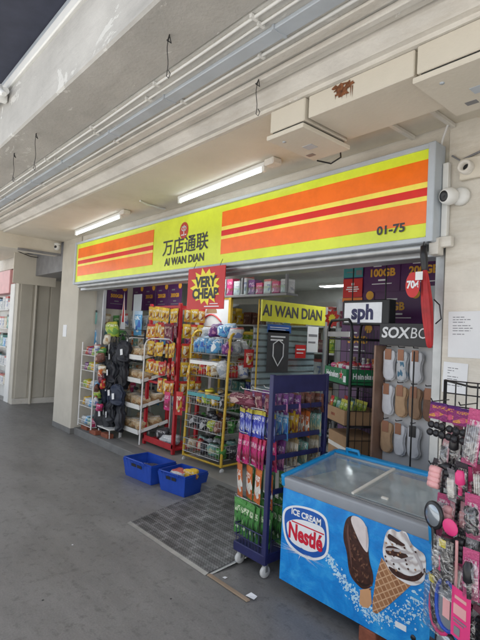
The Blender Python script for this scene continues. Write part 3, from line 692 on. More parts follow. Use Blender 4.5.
MB().tube([(-.22+.44*i/8, -.006, .26+.10*math.sin(math.pi*i/8)) for i in range(9)], .012, 5).build('arched_print', W['redp'], hp)
MB().add([(-.16, -.006, .1), (.16, -.006, .1), (.13, -.006, .2), (-.13, -.006, .2)], [(0, 1, 2, 3)]).poly([(.12*math.cos(a*math.pi/8), .38+.1*math.sin(a*math.pi/8)) for a in range(9)], -.006).build('picture', W['card'], hp)
# starburst price cards and bright goods near the partition end
for x, y, z, s, mt, lab in ((-3.72, 4.75, 1.98, .12, 'redp', 'red starburst price card at the far end of the yellow header'), (-3.45, 4.75, 2.02, .12, 'yellowp', 'yellow starburst price card beside the red starburst one')):
    st = [(s*(1 if k % 2 else .72)*math.cos(k*math.pi/10), s*(1 if k % 2 else .72)*math.sin(k*math.pi/10)) for k in range(20)]
    t = thing('price_card', lab, 'price card', (x, y, z)); MB().poly(st, 0).build('burst', W[mt], t)
    MB().poly([(a*.5, b*.5) for a, b in st], -.003).build('inner_burst', W['yellowp' if mt == 'redp' else 'redp'], t)
for i in range(14):
    k = ('white', 'magenta', 'orange', 'lime', 'yellow', 'sky', 'red')[i % 7]
    put(pouch(.17, .24, .06, k), 'snack_bag', (-4.0+.21*(i % 7)+RND.uniform(-.03, .03), 5.5+.05*(i//7), 2.42-.27*(i//7)), {'white': 'white', 'magenta': 'pink', 'orange': 'orange', 'lime': 'lime', 'yellow': 'yellow', 'sky': 'pale blue', 'red': 'red'}[k]+' snack bag hanging in the '+('upper' if i < 7 else 'lower')+' row deep inside the shop', 'snack bag', 'snack bags hanging deep inside the shop')
# back shelving
def shelving(x0, x1, y, n, label, zt, dens, seed):
    t = thing('shelf_unit', label, 'shelf', (x0, y, .1)); w = x1-x0
    for k in range(n): MB().box((0, -.2, .12+k*zt), (w, .2, .15+k*zt), bev=.003).build('shelf', W['white'], t)
    for x in (0, w): MB().box((x-.02, -.2, 0), (x+.02, .2, .15+n*zt)).build('upright', W['alu'], t)
    MB().box((0, .2, 0), (w, .21, .15+n*zt)).build('back_panel', W['inwall'], t)
    rr = random.Random(seed)
    for k in range(n):
        x = x0+.1; q = rr.choice(KEYS)
        while x < x1-.1:
            if rr.random() < .45: q = rr.choice(KEYS)
            wd = rr.choice((.13, .16, .2)); h = rr.uniform(zt*.45, zt*.8)
            put(carton(wd-.01, .16, round(h, 2), q), 'carton', (x+wd/2, y-.08+rr.uniform(-.03, .03), .252+k*zt), q.replace('magenta', 'pink').replace('sky', 'pale blue').replace('clear', 'pale grey')+' pack on the '+label.split(' with')[0], 'packet', 'packs on the inner shop shelves')
            x += wd*dens
shelving(-7.4, -4.6, 6.2, 5, 'left inner shelf unit with assorted packs', .42, 1.15, 3)
shelving(-4.0, -1.7, 6.9, 5, 'right inner shelf unit with assorted packs', .44, 1.15, 5)
for i, (x, y) in enumerate(((-5.3, 3.72), (-3.6, 5.3), (-3.0, 6.6), (-5.4, 7.2))):  # front panel is added out of view to brighten the hanging case and racks
    t = thing('shop_light', ['front', 'right middle', 'right back', 'left back'][i]+' lit panel light in the shop ceiling', 'light', (x, y, 2.76)); MB().box((-.55, -.12, -.03), (.55, .12, .02), bev=.005).build('housing', W['white'], t)
    MB().box((-.5, -.09, -.036), (.5, .09, -.031)).build('diffuser', emit_mat('shop_tube_%d' % i, (.9, .97, 1), 26.), t)
# ================================================================== RACKS
# --- clear wire rack at far left
def wire_rack(name, label, cat, loc, rz, w, d, h, zs, mat, tray=.07, r=.012, back=True):
    t = thing(name, label, cat, loc, rz)
    for x in (0, w):
        for y in (0, d): MB().tube([(x, y, 0), (x, y, h)], r, 8).build('post', W[mat], t)
    for z in zs:
        mb = MB()
        for q in (0, tray):
            mb.tube([(0, 0, z+q), (w, 0, z+q), (w, d, z+q), (0, d, z+q)], .004, 5, closed=True)
        k = max(3, int(w/.06))
        for i in range(k+1):
            x = w*i/k; mb.tube([(x, 0, z+tray), (x, 0, z), (x, d, z), (x, d, z+tray)], .0025, 4, caps=False)
        for i in range(1, max(3, int(d/.06))):
            y = d*i/max(3, int(d/.06)); mb.tube([(0, y, z+tray), (0, y, z), (w, y, z), (w, y, z+tray)], .0025, 4, caps=False)
        mb.build('wire_tray', W['wire' if mat != 'whitewire' else mat], t)
    return t
wire_rack('wire_rack', 'slim grey wire rack of small packs beside the pillar', 'rack', (-7.48, 3.205, .166), 0, .48, .22, 1.32, (.03, .32, .6, .88, 1.12), 'whitewire')
for k, z in enumerate((.20, .49, .77, 1.05, 1.29)):
    for j in range(4):
        q = ('clear', 'magenta', 'lime', 'sky', 'red', 'yellow', 'teal', 'purple')[(k*5+j*3) % 8]
        put(lump(.13, .15, .13, q, (j+k) % 3), 'small_pack', (-7.42+j*.12, 3.315, z), '%s small pack on the %s shelf of the slim wire rack' % (q.replace('magenta', 'pink').replace('sky', 'blue').replace('clear', 'pale'), ('bottom', 'second lowest', 'middle', 'second highest', 'top')[k]), 'packet', 'small packs on the slim wire rack')
def bricks(x, y, label):
    tag(MB().box((x-.11, y-.05, .104), (x+.11, y+.05, .165), bev=.004).build('brick', W['brick']), label, 'brick')
bricks(-7.36, 3.30, 'red brick under the left foot of the slim wire rack'); bricks(-6.98, 3.27, 'red brick on the step below the black bags'); bricks(-6.68, 3.32, 'red brick on the step left of the bread rack')
lg = thing('low_stool', 'low white wire stool on the step below the black bags', 'stool', (-6.75, 3.38, .104))
MB().box((-.2, -.1, .12), (.2, .1, .135), bev=.004).build('top', W['white'], lg)
for x in (-.18, .18):
    for y in (-.08, .08): MB().rod((x, y, 0), (x, y, .12), .008).build('leg', W['whitewire'], lg)
# --- black handbags
bagm = pm('black_nylon', (.018, .020, .028), .55, var=.3, scale=8, bump=.4, bscale=18, jit=.3)
bagb = pm('navy_nylon', (.02, .03, .06), .55, var=.3, scale=8, bump=.4, bscale=18)
def mk_bag(w, h, t, mat):
    bm = bmesh.new(); bmesh.ops.create_uvsphere(bm, u_segments=28, v_segments=18, radius=1)
    for v in bm.verts:
        x, y, z = v.co; s = .78+.22*(1-(z+1)/2)
        v.co = Vector((math.copysign(abs(x)**.6, x)*w/2*s, math.copysign(abs(y)**.75, y)*t/2*(1.1-.4*(z+1)/2), math.copysign(abs(z)**.7, z)*h/2-h/2-.14))
        v.co += Vector((.014*math.sin(5*z+w*90)+.01*math.sin(9*y), .022*math.sin(5*x+3*z+h*40)+.012*math.sin(11*z), 0))
    me = MB().bm(bm, 0, True).mesh('bag_body', mat); bm.free(); return me
rl = thing('bag_hanger', 'dark rail and hooks carrying the black bags', 'hanger', (-7.12, 3.60, .1))
MB().tube([(0, 0, 0), (0, 0, 1.62), (.9, 0, 1.62), (.9, 0, 0)], .014, 8).build('frame', W['black'], rl)
for z in (.62, 1.15, 1.52): MB().rod((0, 0, z), (.9, 0, z), .01).build('rail', W['black'], rl)
strapm = W['blackp']
bagdefs = [('black', bagm), ('navy', bagb)]
bi = 0
rows = [(1.66, 3.46, 4, 'top'), (1.36, 3.40, 4, 'second'), (1.08, 3.38, 4, 'third'), (.78, 3.36, 4, 'bottom')]
for z, y, n_, rn in rows:
    for j in range(n_):
        nm, m_ = bagdefs[(bi*2+j) % 3 % 2]
        t = thing('handbag', '%s soft bag, %s in the %s row of the bag rail' % (nm, ('leftmost', 'second from left', 'third from left', 'rightmost')[j if n_ == 4 or j < 2 else 3], rn), 'bag', (-7.02+j*.175+RND.uniform(-.05, .05), y+RND.uniform(-.04, .08), z+RND.uniform(-.06, .05)), R(RND.uniform(-40, 40)))
        obj('body', mk_bag(RND.uniform(.2, .33), RND.uniform(.26, .46), RND.uniform(.1, .17), m_), t)
        MB().tube([(-.08, 0, -.2), (-.06, 0, -.06), (0, .0, 0), (.06, 0, -.06), (.08, 0, -.2)], .007, 6).build('strap', strapm, t)
        if (bi+j) % 2 == 0: MB().add([(0, 0, 0), (.045, 0, .01), (.035, 0, .095), (-.01, 0, .085)], [(0, 1, 2, 3)]).build('price_tag', W['paper'], t, (RND.uniform(-.06, .03), -.085, -.36), 0)
        bi += 1
tk = (('white', 1.36), ('brown', 1.2), ('cream', 1.05), ('maroon', .9), ('brown', .75), ('green', 1.28), ('orange', .98), ('red', .82), ('lime', .66), ('white', .55), ('magenta', .48), ('cream', 1.48))
for j, (k, z) in enumerate(tk):
    put(lump(.1+.03*(j % 3), .08, .12+.03*(j % 2), k, j % 5), 'trinket_pouch', (-6.97+.07*(j % 4)+RND.uniform(-.02, .02), 3.22+.02*(j % 3), z), '%s little pouch hung %s in front of the black bags' % (k.replace('magenta', 'pink'), ('topmost', 'high', 'midway', 'low', 'lowest')[min(4, int((1.5-z)/.21))]), 'pouch', 'little pouches in front of the black bags', R(RND.uniform(-40, 40)))
# --- white bread rack
br = thing('bread_rack', 'white tubular bread rack with four sloping trays', 'rack', (-6.60, 3.50, .104))
for x in (0, .56):
    MB().tube([(x, 0, 0), (x, 0, 1.40), (x, .03, 1.47), (x, .09, 1.50), (x, .40, 1.50), (x, .46, 1.46), (x, .48, 1.38), (x, .48, 0)], .012, 8).build('side_frame', W['whitewire'], br)
breadm = pack_mat('bread_bag', (.50, .36, .20), (.55, .50, .42), (.62, .52, .40), (.36, .20, .09), scale=4, gloss=.2)
PK['bread'] = breadm
for k, z in enumerate((.14, .49, .86, 1.19)):
    M = Matrix.Translation((.0, -.02, z)) @ Matrix.Rotation(R(14), 4, 'X')
    MB().box((.0, 0, 0), (.56, .5, .012), M=M).box((0, -.01, 0), (.56, .0, .07), M=M).box((0, 0, 0), (.008, .5, .06), M=M).box((.552, 0, 0), (.56, .5, .06), M=M).build('tray', W['white'], br)
    for j in range(3):
        for r_ in range(2):
            put(lump(.19, .2, .15, 'bread', (j+k+r_) % 4), 'bread_bag', (-6.50+j*.185, 3.60+r_*.2, .118+z+.025+r_*.05), 'bagged bread roll in the %s row of the %s tray of the white rack' % (('front', 'back')[r_], ('lowest', 'second lowest', 'second highest', 'top')[k]), 'bread', 'bread bags on the white rack')
# --- red snack rack
rr_ = thing('snack_rack', 'tall red metal rack hung with yellow snack packs', 'rack', (-6.08, 3.60, .104))
for x, y in ((0, 0), (.74, 0), (0, .36), (.74, .36)):
    MB().box((x-.022, y-.022, 0), (x+.022, y+.022, 2.0), bev=.004).build('post', W['redm'], rr_)
mb = MB()
for z in (1.94, 1.66, 1.40, 1.12, .88): mb.box((0, -.01, z), (.74, .01, z+.03)).box((.73, 0, z), (.75, .36, z+.03)).box((0, .35, z), (.74, .37, z+.03))
mb.build('cross_bar', W['redm'], rr_)
mb = MB().box((-.02, -.02, .05), (.76, .38, .075)).box((-.02, -.022, .075), (.76, -.01, .13))
mb.build('base_tray', W['redm'], rr_)
mb = MB()
for i in range(7): mb.rod((.05+i*.107, .36, .1), (.05+i*.107, .36, 1.95), .004)
mb.build('back_wires', W['redm'], rr_)
for i, z in enumerate((2.05, 1.83, 1.57, 1.32, 1.07)):
    n_ = 8
    for j in range(n_):
        if i == 4 and j < 4: continue
        q = 'yellow' if i in (0, 2) else ('yellowred' if (j+i) % 3 else 'yellow')
        if i == 1 and j > 4: q = 'maroon'
        if i == 3 and j > 3: q = 'red'
        lab = {'yellow': 'yellow', 'yellowred': 'yellow and red', 'maroon': 'dark maroon', 'red': 'red'}[q]
        put(pouch(.105, .19, .04, q), 'snack_pack', (-6.02+j*.091, 3.555+RND.uniform(-.012, .012), z+RND.uniform(-.025, .015)), '%s snack pack in the %s row on the front of the red rack' % (lab, ('top', 'second', 'third', 'fourth', 'fifth')[i]), 'snack pack', 'snack packs on the front of the red rack', (R(RND.uniform(-5, 5)), R(RND.uniform(-7, 7)), R(RND.uniform(-22, 22))))
    for j in range(3):
        q = 'yellow' if (i+j) % 2 else 'yellowred'
        put(pouch(.12, .19, .045, q), 'snack_pack', (-5.29, 3.68+j*.115, z), '%s snack pack in the %s row on the side of the red rack' % ('yellow' if q == 'yellow' else 'yellow and red', ('top', 'second', 'third', 'fourth', 'fifth')[i]), 'snack pack', 'snack packs on the side of the red rack', R(90+RND.uniform(-12, 12)))
put(pouch(.1, .3, .05, 'red'), 'snack_pack', (-5.18, 3.55, .95), 'long red pack hanging low beside the yellow rack', 'snack pack', None, R(30))
put(pouch(.14, .24, .05, 'magenta'), 'snack_pack', (-5.42, 3.52, .92), 'pink pack hanging low on the red rack', 'snack pack')
put(lump(.3, .2, .12, 'clear', 1), 'floor_pack', (-5.6, 3.72, .18), 'pale plastic pack lying in the base of the red rack', 'packet')
put(lump(.24, .2, .16, 'black', 2), 'floor_pack', (-5.85, 3.80, .18), 'dark pack lying in the base of the red rack', 'packet')
# --- yellow ladder rack with wire baskets
yr = thing('basket_rack', 'yellow tubular rack with five wire baskets', 'rack', (-5.10, 3.60, .104), R(3))
wY, dY, hY = .72, .55, 1.60
for x in (0, wY):
    MB().tube([(x, 0, .05), (x, .05, hY-.05), (x, .07, hY), (x, .12, hY+.04), (x, dY-.07, hY+.04), (x, dY-.02, hY), (x, dY, hY-.05), (x, dY, .05)], .017, 10).build('side_frame', W['yellowm'], yr)
    for y in (0.02, dY-.02):
        c = MB().lathe([(0, -.012), (.03, -.012), (.035, 0), (.03, .012), (0, .012)], (x, y, -.0), 12, axis='X').build('caster', W['rubber'], yr)
mb = MB().tube([(0, 0, .06), (wY, 0, .06), (wY, dY, .06), (0, dY, .06)], .014, 8, closed=True); mb.build('base_frame', W['yellowm'], yr)
BZ = (.12, .42, .72, 1.08, 1.36)
for k, z in enumerate(BZ):
    mb = MB(); dep = .2 if k > 2 else .16; y0 = .06*z/1.6; y1 = dY
    for q in (0, dep*.5, dep): mb.tube([(.02, y0-.03, z+q), (wY-.02, y0-.03, z+q), (wY-.02, y1, z+q), (.02, y1, z+q)], .0045, 5, closed=True)
    for i in range(15):
        x = .02+(wY-.04)*i/14; mb.tube([(x, y0-.03, z+dep), (x, y0-.03, z), (x, y1, z), (x, y1, z+dep)], .0026, 4, caps=False)
    for i in range(1, 10):
        y = y0-.03+(y1-y0+.03)*i/10; mb.tube([(.02, y, z+dep), (.02, y, z), (wY-.02, y, z), (wY-.02, y, z+dep)], .0026, 4, caps=False)
    mb.build('wire_basket', W['wire'], yr)
    if k in (2, 3): MB().box((.04, y0-.042, z+dep-.055), (wY-.06, y0-.037, z+dep-.01)).build('label_strip', W['teal' if k == 2 else 'white'], yr)
goods = {4: ('clear', 'red', 'clear', 'sky', 'purple', 'white', 'sky', 'clear'), 3: ('sky', 'magenta', 'white', 'red', 'clear', 'red', 'yellow', 'sky'), 2: ('black', 'cream', 'black', 'yellow', 'black', 'black', 'lime', 'black'), 1: ('black', 'brown', 'clear', 'black', 'brown', 'black', 'black', 'green'), 0: ('green', 'green', 'black', 'red', 'green', 'clear', 'black', 'teal')}
lname = lambda q: q.replace('magenta', 'pink').replace('sky', 'blue').replace('clear', 'clear plastic').replace('teal', 'pale teal')
for k, z in enumerate(BZ):
    for j in range(15):
        q = goods[k][(j*3) % 8] if j % 3 else RND.choice(goods[k]+('cream', 'lime', 'brown')); c_, r_ = j % 5, j//5
        w_ = RND.uniform(.10, .15); hh_ = RND.uniform(.13, .2 if k > 2 else .16)
        put(lump(round(w_, 2), .13, round(hh_, 2), q, (j*3+k) % 6), 'soft_pack', (-5.02+c_*.142+RND.uniform(-.015, .015), 3.68+r_*.15, .115+z+RND.uniform(0, .02)), '%s pack in the %s of the %s basket of the yellow rack' % (lname(q), ('front', 'middle', 'back')[r_], ('lowest', 'fourth', 'middle', 'second', 'top')[k]), 'packet', 'packs in the baskets of the yellow rack', (R(RND.uniform(-15, 15)), R(RND.uniform(-15, 15)), R(RND.uniform(-60, 60))))
for j, (x, z, k) in enumerate(((-4.95, 1.66, 'clear'), (-4.8, 1.68, 'purple'), (-4.62, 1.68, 'sky'), (-4.5, 1.70, 'sky'), (-4.42, 1.66, 'white'))):
    put(lump(.16, .17, .16, k, j % 4), 'soft_pack', (x, 3.80, z), '%s pack piled on top of the yellow rack, %s' % (lname(k), ('far left', 'left of the blue ones', 'left one of two blue', 'right one of two blue', 'far right')[j]), 'packet', 'packs piled on the yellow rack')
tin = thing('tin', 'small golden tin in the middle basket of the yellow rack', 'tin', (-4.70, 3.66, .93)); MB().lathe([(0, 0), (.055, 0), (.055, .09), (0, .09)], n=16).build('can', pm('gold_tin', (.45, .30, .06), .3, .6), tin)
MB().lathe([(.057, .08), (.057, .097), (0, .097)], n=16).build('lid', W['yellowp'], tin)
put(pouch(.14, .22, .05, 'red'), 'snack_pack', (-4.33, 3.95, 1.55), 'red pack hung on the right side of the yellow rack', 'packet', None, R(80))
put(pouch(.09, .24, .05, 'yellow'), 'toy', (-5.02, 3.56, 1.30), 'yellow and purple packet hung at the left post of the yellow rack', 'packet', None, R(-20))
# --- floor crates
def crate(x, y, rz, w, d, label):
    t = thing('crate', label, 'crate', (x, y, .002), rz, 'blue shopping crates on the floor')
    bm = bmesh.new(); h = .2; e = .03
    mb = MB(); tk = .006
    lo = [(-w/2+e, -d/2+e), (w/2-e, -d/2+e), (w/2-e, d/2-e), (-w/2+e, d/2-e)]; hi = [(-w/2, -d/2), (w/2, -d/2), (w/2, d/2), (-w/2, d/2)]
    sh = lambda P, k: [(px-math.copysign(k, px), py-math.copysign(k, py)) for px, py in P]
    rings = [(lo, 0), (hi, h), (sh(hi, -.014), h), (sh(hi, -.014), h+.02), (sh(hi, .006), h+.02), (sh(lo, tk), .006)]
    vs = [(p[0], p[1], z) for P, z in rings for p in P]; fs = [(3, 2, 1, 0)]
    for i in range(len(rings)-1):
        for j in range(4): fs.append((i*4+j, i*4+(j+1) % 4, (i+1)*4+(j+1) % 4, (i+1)*4+j))
    o = (len(rings)-1)*4; fs.append((o, o+1, o+2, o+3))
    mb.add(vs, fs); mb.build('tub', W['crate'], t)
    rb = MB()
    for s in (-1, 1):
        for i in range(9):
            q = -.42+.105*i; rb.add([((q*w-.006), s*(d/2-e+.002), .02), ((q*w+.006), s*(d/2-e+.002), .02), (q*w*1.1+.006, s*(d/2+.003), h), (q*w*1.1-.006, s*(d/2+.003), h)], [(0, 1, 2, 3)])
            rb.add([(s*(w/2-e+.002), (q*d-.006), .02), (s*(w/2-e+.002), (q*d+.006), .02), (s*(w/2+.003), q*d*1.1+.006, h), (s*(w/2+.003), q*d*1.1-.006, h)], [(0, 1, 2, 3)])
    rb.build('ribs', W['crate'], t)
    g = MB()
    for s in (-1, 1):
        for q in (-.18, 0.02): g.add([(q*w, s*(d/2-.001), h-.055), ((q+.16)*w, s*(d/2-.001), h-.055), ((q+.16)*w, s*(d/2+.0045), h-.02), (q*w, s*(d/2+.0045), h-.02)], [(0, 1, 2, 3)])
    g.build('slots', W['dark'], t)
    MB().tube([(-w*.3, -d/2-.02, h+.005), (-w*.3, -d/2-.03, h+.03), (w*.3, -d/2-.03, h+.03), (w*.3, -d/2-.02, h+.005)], .008, 6).build('handle', W['crate'], t)
    return t
crate(-4.92, 3.0, R(5), .56, .36, 'empty looking blue plastic crate on the floor, the left one')
c2 = crate(-4.33, 3.07, R(10), .42, .36, 'blue plastic crate holding a yellow pack, the right one')
MB().text('Nets', 0, .095, .09, -.171, bold=.003, M=None).build('white_lettering', W['greyp'], c2) if 0 else None
put(lump(.24, .16, .1, 'white', 2), 'soft_pack', (-4.35, 3.05, .12), 'white packet lying in the right blue crate', 'packet')
put(lump(.2, .13, .1, 'yellow', 1), 'soft_pack', (-4.24, 3.10, .15), 'yellow packet lying in the right blue crate', 'packet')
put(lump(.3, .2, .08, 'black', 1), 'soft_pack', (-4.92, 3.0, .08), 'dark packet lying in the left blue crate', 'packet')
# --- checker plate ramp
def plate_mat():
    m, nt, b = base_mat('checker_plate', .42, .55)
    L = nt.links.new; tc = nn(nt, 'ShaderNodeTexCoord')
    def brick(rot, sc_):
        mp = nn(nt, 'ShaderNodeMapping'); mp.inputs['Rotation'].default_value = (0, 0, rot); mp.inputs['Scale'].default_value = (sc_, sc_, sc_); L(tc.outputs['Object'], mp.inputs[0])
        bt = nn(nt, 'ShaderNodeTexBrick'); bt.inputs['Scale'].default_value = 1; bt.inputs['Brick Width'].default_value = 1; bt.inputs['Row Height'].default_value = .5; bt.inputs['Mortar Size'].default_value = .16; bt.inputs['Mortar Smooth'].default_value = .3
        L(mp.outputs[0], bt.inputs['Vector']); return bt
    b1 = brick(R(45), 26); b2 = brick(R(-45), 26)
    mm = nn(nt, 'ShaderNodeMath', operation='MULTIPLY'); L(b1.outputs['Fac'], mm.inputs[0]); L(b2.outputs['Fac'], mm.inputs[1])
    b3 = brick(0, 5.2); b3.inputs['Mortar Size'].default_value = .11; b3.inputs['Color1'].default_value = c4(0); b3.inputs['Color2'].default_value = c4(0); b3.inputs['Mortar'].default_value = c4(1)
    n = nn(nt, 'ShaderNodeTexNoise'); n.inputs['Scale'].default_value = 5; n.inputs['Detail'].default_value = 7; L(tc.outputs['Object'], n.inputs['Vector'])
    r1 = ramp(nt, [(0, (.115, .116, .118)), (1, (.185, .188, .19))]); L(b3.outputs['Fac'], r1.inputs['Fac'])
    r2 = ramp(nt, [(.35, .55), (.7, 1.35)]); L(n.outputs['Fac'], r2.inputs['Fac'])
    r3 = ramp(nt, [(0, .7), (1, 1.25)]); L(mm.outputs[0], r3.inputs['Fac'])
    c = r1.outputs['Color']
    for o in (r2, r3):
        mx = nn(nt, 'ShaderNodeMix', data_type='RGBA', blend_type='MULTIPLY'); mx.inputs[0].default_value = 1; L(c, mx.inputs[6]); L(o.outputs['Color'], mx.inputs[7]); c = mx.outputs[2]
    L(c, b.inputs['Base Color'])
    bp = nn(nt, 'ShaderNodeBump'); bp.inputs['Strength'].default_value = .6; bp.inputs['Distance'].default_value = .006; L(mm.outputs[0], bp.inputs['Height']); L(bp.outputs[0], b.inputs['Normal'])
    return m
rp = thing('ramp', 'worn steel checker plate ramp up to the shop step', 'ramp', (-3.28, 2.18, 0))
MB().add([(-.56, 0, .006), (.56, .0, .006), (.56, 1.12, .116), (-.72, 1.12, .116), (-.56, 0, 0), (.56, 0, 0), (.56, 1.12, .09), (-.72, 1.12, .09)], [(0, 1, 2, 3), (7, 6, 5, 4), (0, 4, 5, 1), (1, 5, 6, 2), (2, 6, 7, 3), (3, 7, 4, 0)]).build('plate', plate_mat(), rp)
MB().add([(-.57, -.025, .002), (.57, -.025, .002), (.57, .006, .012), (-.57, .006, .012)], [(0, 1, 2, 3)]).add([(.56, 0, .0), (.585, 0, .0), (.585, 1.12, .10), (.56, 1.12, .12)], [(0, 1, 2, 3)]).build('worn_edge', W['steel'], rp)
tag(MB().box((-2.70, 2.165, .002), (-2.28, 2.195, .012), 0, .002).build('wood_strip', pm('raw_wood', (.34, .25, .17), .8, var=.2)), 'thin bare wood strip lying on the floor by the ramp corner', 'wood strip')
put(MB().add([(0, 0, 0), (.07, .01, 0), (.06, .05, .004), (.01, .04, .012)], [(0, 1, 2, 3)]).mesh('scrap', W['paper']), 'paper_scrap', (-2.33, 2.2, .014), 'torn paper scrap at the end of the wood strip', 'litter')
put(MB().add([(0, 0, 0), (.03, .0, .002), (.035, .02, .008), (.0, .025, .0)], [(0, 1, 2, 3)]).mesh('scrap', W['paper']), 'paper_scrap', (-2.62, 2.24, .002), 'tiny white scrap beside the wood strip', 'litter')
for i, (x, y) in enumerate(((-3.05, 1.15), (-2.15, 1.35), (-3.7, 1.6), (-4.4, 2.3), (-2.6, 1.8))):
    put(MB().lathe([(0, .002), (.006, .0015), (.008, 0)], n=6).mesh('speck', W['cable' if i != 2 else 'paper']), 'floor_speck', (x, y, .001), ['dark speck low on the left floor', 'dark speck on the floor near the photo bottom', 'white speck on the open floor', 'dark speck left of the ramp', 'dark speck in front of the ramp'][i], 'litter')
# ================================================================== NAVY RACK
nr = thing('gondola_rack', 'navy blue metal rack on casters hung with small snack packs', 'rack', (-2.42, 2.46, 0))
DX, DY, NH = .33, .60, 1.44
for y in (0, DY): MB().box((-.028, y-.016, .1), (.010, y+.016, NH), bev=.004).build('upright', W['navy'], nr)
MB().box((-.03, .0, 1.305), (.008, DY, NH-.005), bev=.004).build('header_panel', W['navy'], nr)
MB().box((-DX, -.02, .10), (.0, DY+.02, .17), bev=.006).build('base', W['navy'], nr)
mb = MB()
for z in (.22, .30):
    mb.tube([(-.02, -.015, z), (-DX+.01, -.015, z), (-DX+.01, DY+.015, z), (-.02, DY+.015, z)], .005, 6)
for i in range(9): mb.rod((-.03-i*.034, -.015, .17), (-.03-i*.034, -.015, .30), .003, 4)
for i in range(14): mb.rod((-DX+.01, i*.046, .17), (-DX+.01, i*.046, .30), .003, 4)
mb.build('base_basket', W['navy'], nr)
for z in (1.20, .985, .845, .60): MB().box((-.02, .0, z-.018), (.0, DY, z+.018), bev=.003).build('cross_bar', W['navy'], nr)
mb = MB()
for i in range(5): mb.rod((-.012, .06+i*.12, .17), (-.012, .06+i*.12, 1.31), .0022, 4)
for i in range(4): mb.rod((-.012, 0, .25+i*.25), (-.012, DY, .25+i*.25), .0022, 4)
mb.build('back_grid', W['navy'], nr)
for x in (-DX+.04, -.02):
    for y in (.02, DY-.02):
        c = MB().lathe([(0, -.014), (.038, -.014), (.043, -.006), (.043, .006), (.038, .014), (0, .014)], (x, y, .045), 16, axis='X').build('caster', W['rubber'], nr)
        MB().box((x-.02, y-.014, .045), (x+.02, y+.014, .102), bev=.003).build('fork', W['steel'], c)
# hooks carrying packs one behind the other
rows_ = [(1.285, .145, 'brown', ('maroon', 'purple', 'purple', 'brown', 'brown'), .022), (1.155, .20, 'blue', ('blue', 'sky', 'yellow', 'orange', 'teal'), .02), (.955, .22, 'magenta', ('magenta', 'purple', 'cream', 'teal', 'cream'), .02), (.73, .25, 'orange', ('orange', 'green', 'teal', 'green', 'green'), .03), (.46, .26, 'green', ('green', 'green', 'green', 'green', 'green'), .026)]
colname = lambda q: {'sky': 'pale blue', 'magenta': 'pink', 'cream': 'cream', 'teal': 'pale teal'}.get(q, q)
ordn = ('front', 'second', 'middle', 'fourth', 'rear')
for ri, (z, h, _, keys, th) in enumerate(rows_):
    for hi_, q in enumerate(keys):
        y = .045+hi_*.125
        MB().tube([(-.02, y, z+.012), (-DX-.05, y, z+.012), (-DX-.07, y, z+.028)], .0035, 5).build('hook', W['steel'], nr)
        if (ri == 3 and hi_ > 1) or (ri == 4 and hi_ > 2): continue
        npk = {0: 6, 1: 8, 2: 9, 3: 4, 4: 7}[ri]
        if ri == 0 and hi_ == 0: npk = 3
        for k in range(npk):
            x = -.035-k*(.335/max(1, npk-1)) if npk > 3 else -.10-k*.105
            w = .088 if ri in (1, 2) else .10
            put(pouch(w, h, th, q), 'snack_pouch', (-2.42+x, 2.46+y+RND.uniform(-.006, .006), z+RND.uniform(-.006, .004)),
                '%s pouch on the %s hook of the %s row of the navy rack' % (colname(q), ordn[hi_], ('top', 'second', 'third', 'fourth', 'bottom')[ri]), 'snack pouch', 'pouches on the hooks of the navy rack', (R(RND.uniform(-4, 4)), R(RND.uniform(-5, 5)), R(-14+RND.uniform(-12, 12))))
put(lump(.28, .07, .09, 'maroon', 2), 'soft_pack', (-2.78, 2.5, 1.17), 'dark reddish packet sticking out over the top left of the navy rack', 'packet', None, R(10))
# ================================================================== FREEZER
FX, FY, FZ = -1.725, 2.43, .09
def fr_blue():
    m, nt, b = base_mat('freezer_blue_print', .28)
    L = nt.links.new; tc = nn(nt, 'ShaderNodeTexCoord')
    n = nn(nt, 'ShaderNodeTexNoise'); n.inputs['Scale'].default_value = 7; n.inputs['Detail'].default_value = 8; n.inputs['Roughness'].default_value = .65; n.inputs['Distortion'].default_value = .8
    L(tc.outputs['Object'], n.inputs['Vector'])
    r = ramp(nt, [(.25, (.004, .15, .50)), (.5, (.008, .25, .68)), (.68, (.04, .38, .78)), (.82, (.22, .56, .84))]); L(n.outputs['Fac'], r.inputs['Fac'])
    s_ = nn(nt, 'ShaderNodeTexNoise'); s_.inputs['Scale'].default_value = 9; s_.inputs['Detail'].default_value = 12; s_.inputs['Roughness'].default_value = .85
    mp = nn(nt, 'ShaderNodeMapping'); mp.inputs['Scale'].default_value = (.5, 1, 2.2); L(tc.outputs['Object'], mp.inputs[0]); L(mp.outputs[0], s_.inputs['Vector'])
    sr = ramp(nt, [(.66, 0), (.70, .45)]); L(s_.outputs['Fac'], sr.inputs['Fac'])
    mx = nn(nt, 'ShaderNodeMix', data_type='RGBA'); L(sr.outputs['Color'], mx.inputs[0]); L(r.outputs['Color'], mx.inputs[6]); mx.inputs[7].default_value = c4((.45, .62, .72)); L(mx.outputs[2], b.inputs['Base Color'])
    rr = ramp(nt, [(.4, .2), (.7, .5)]); L(s_.outputs['Fac'], rr.inputs['Fac']); L(rr.outputs['Color'], b.inputs['Roughness']); return m
W['fblue'] = fr_blue()
W['fsolid'] = pm('freezer_blue_trim', (.006, .25, .56), .3, var=.06)
W['fgrey'] = pm('freezer_grey_bumper', (.30, .32, .35), .4, var=.08)
W['fin'] = pm('freezer_liner', (.74, .79, .80), .45, var=.06)
fz = thing('freezer', 'blue ice cream chest freezer with sloping glass lid and cone picture on its front', 'freezer', (FX, FY, FZ))
hw, D, hF, hB = .527, .56, .69, .79
top = lambda y: hF+(hB-hF)*y/D
body = MB()
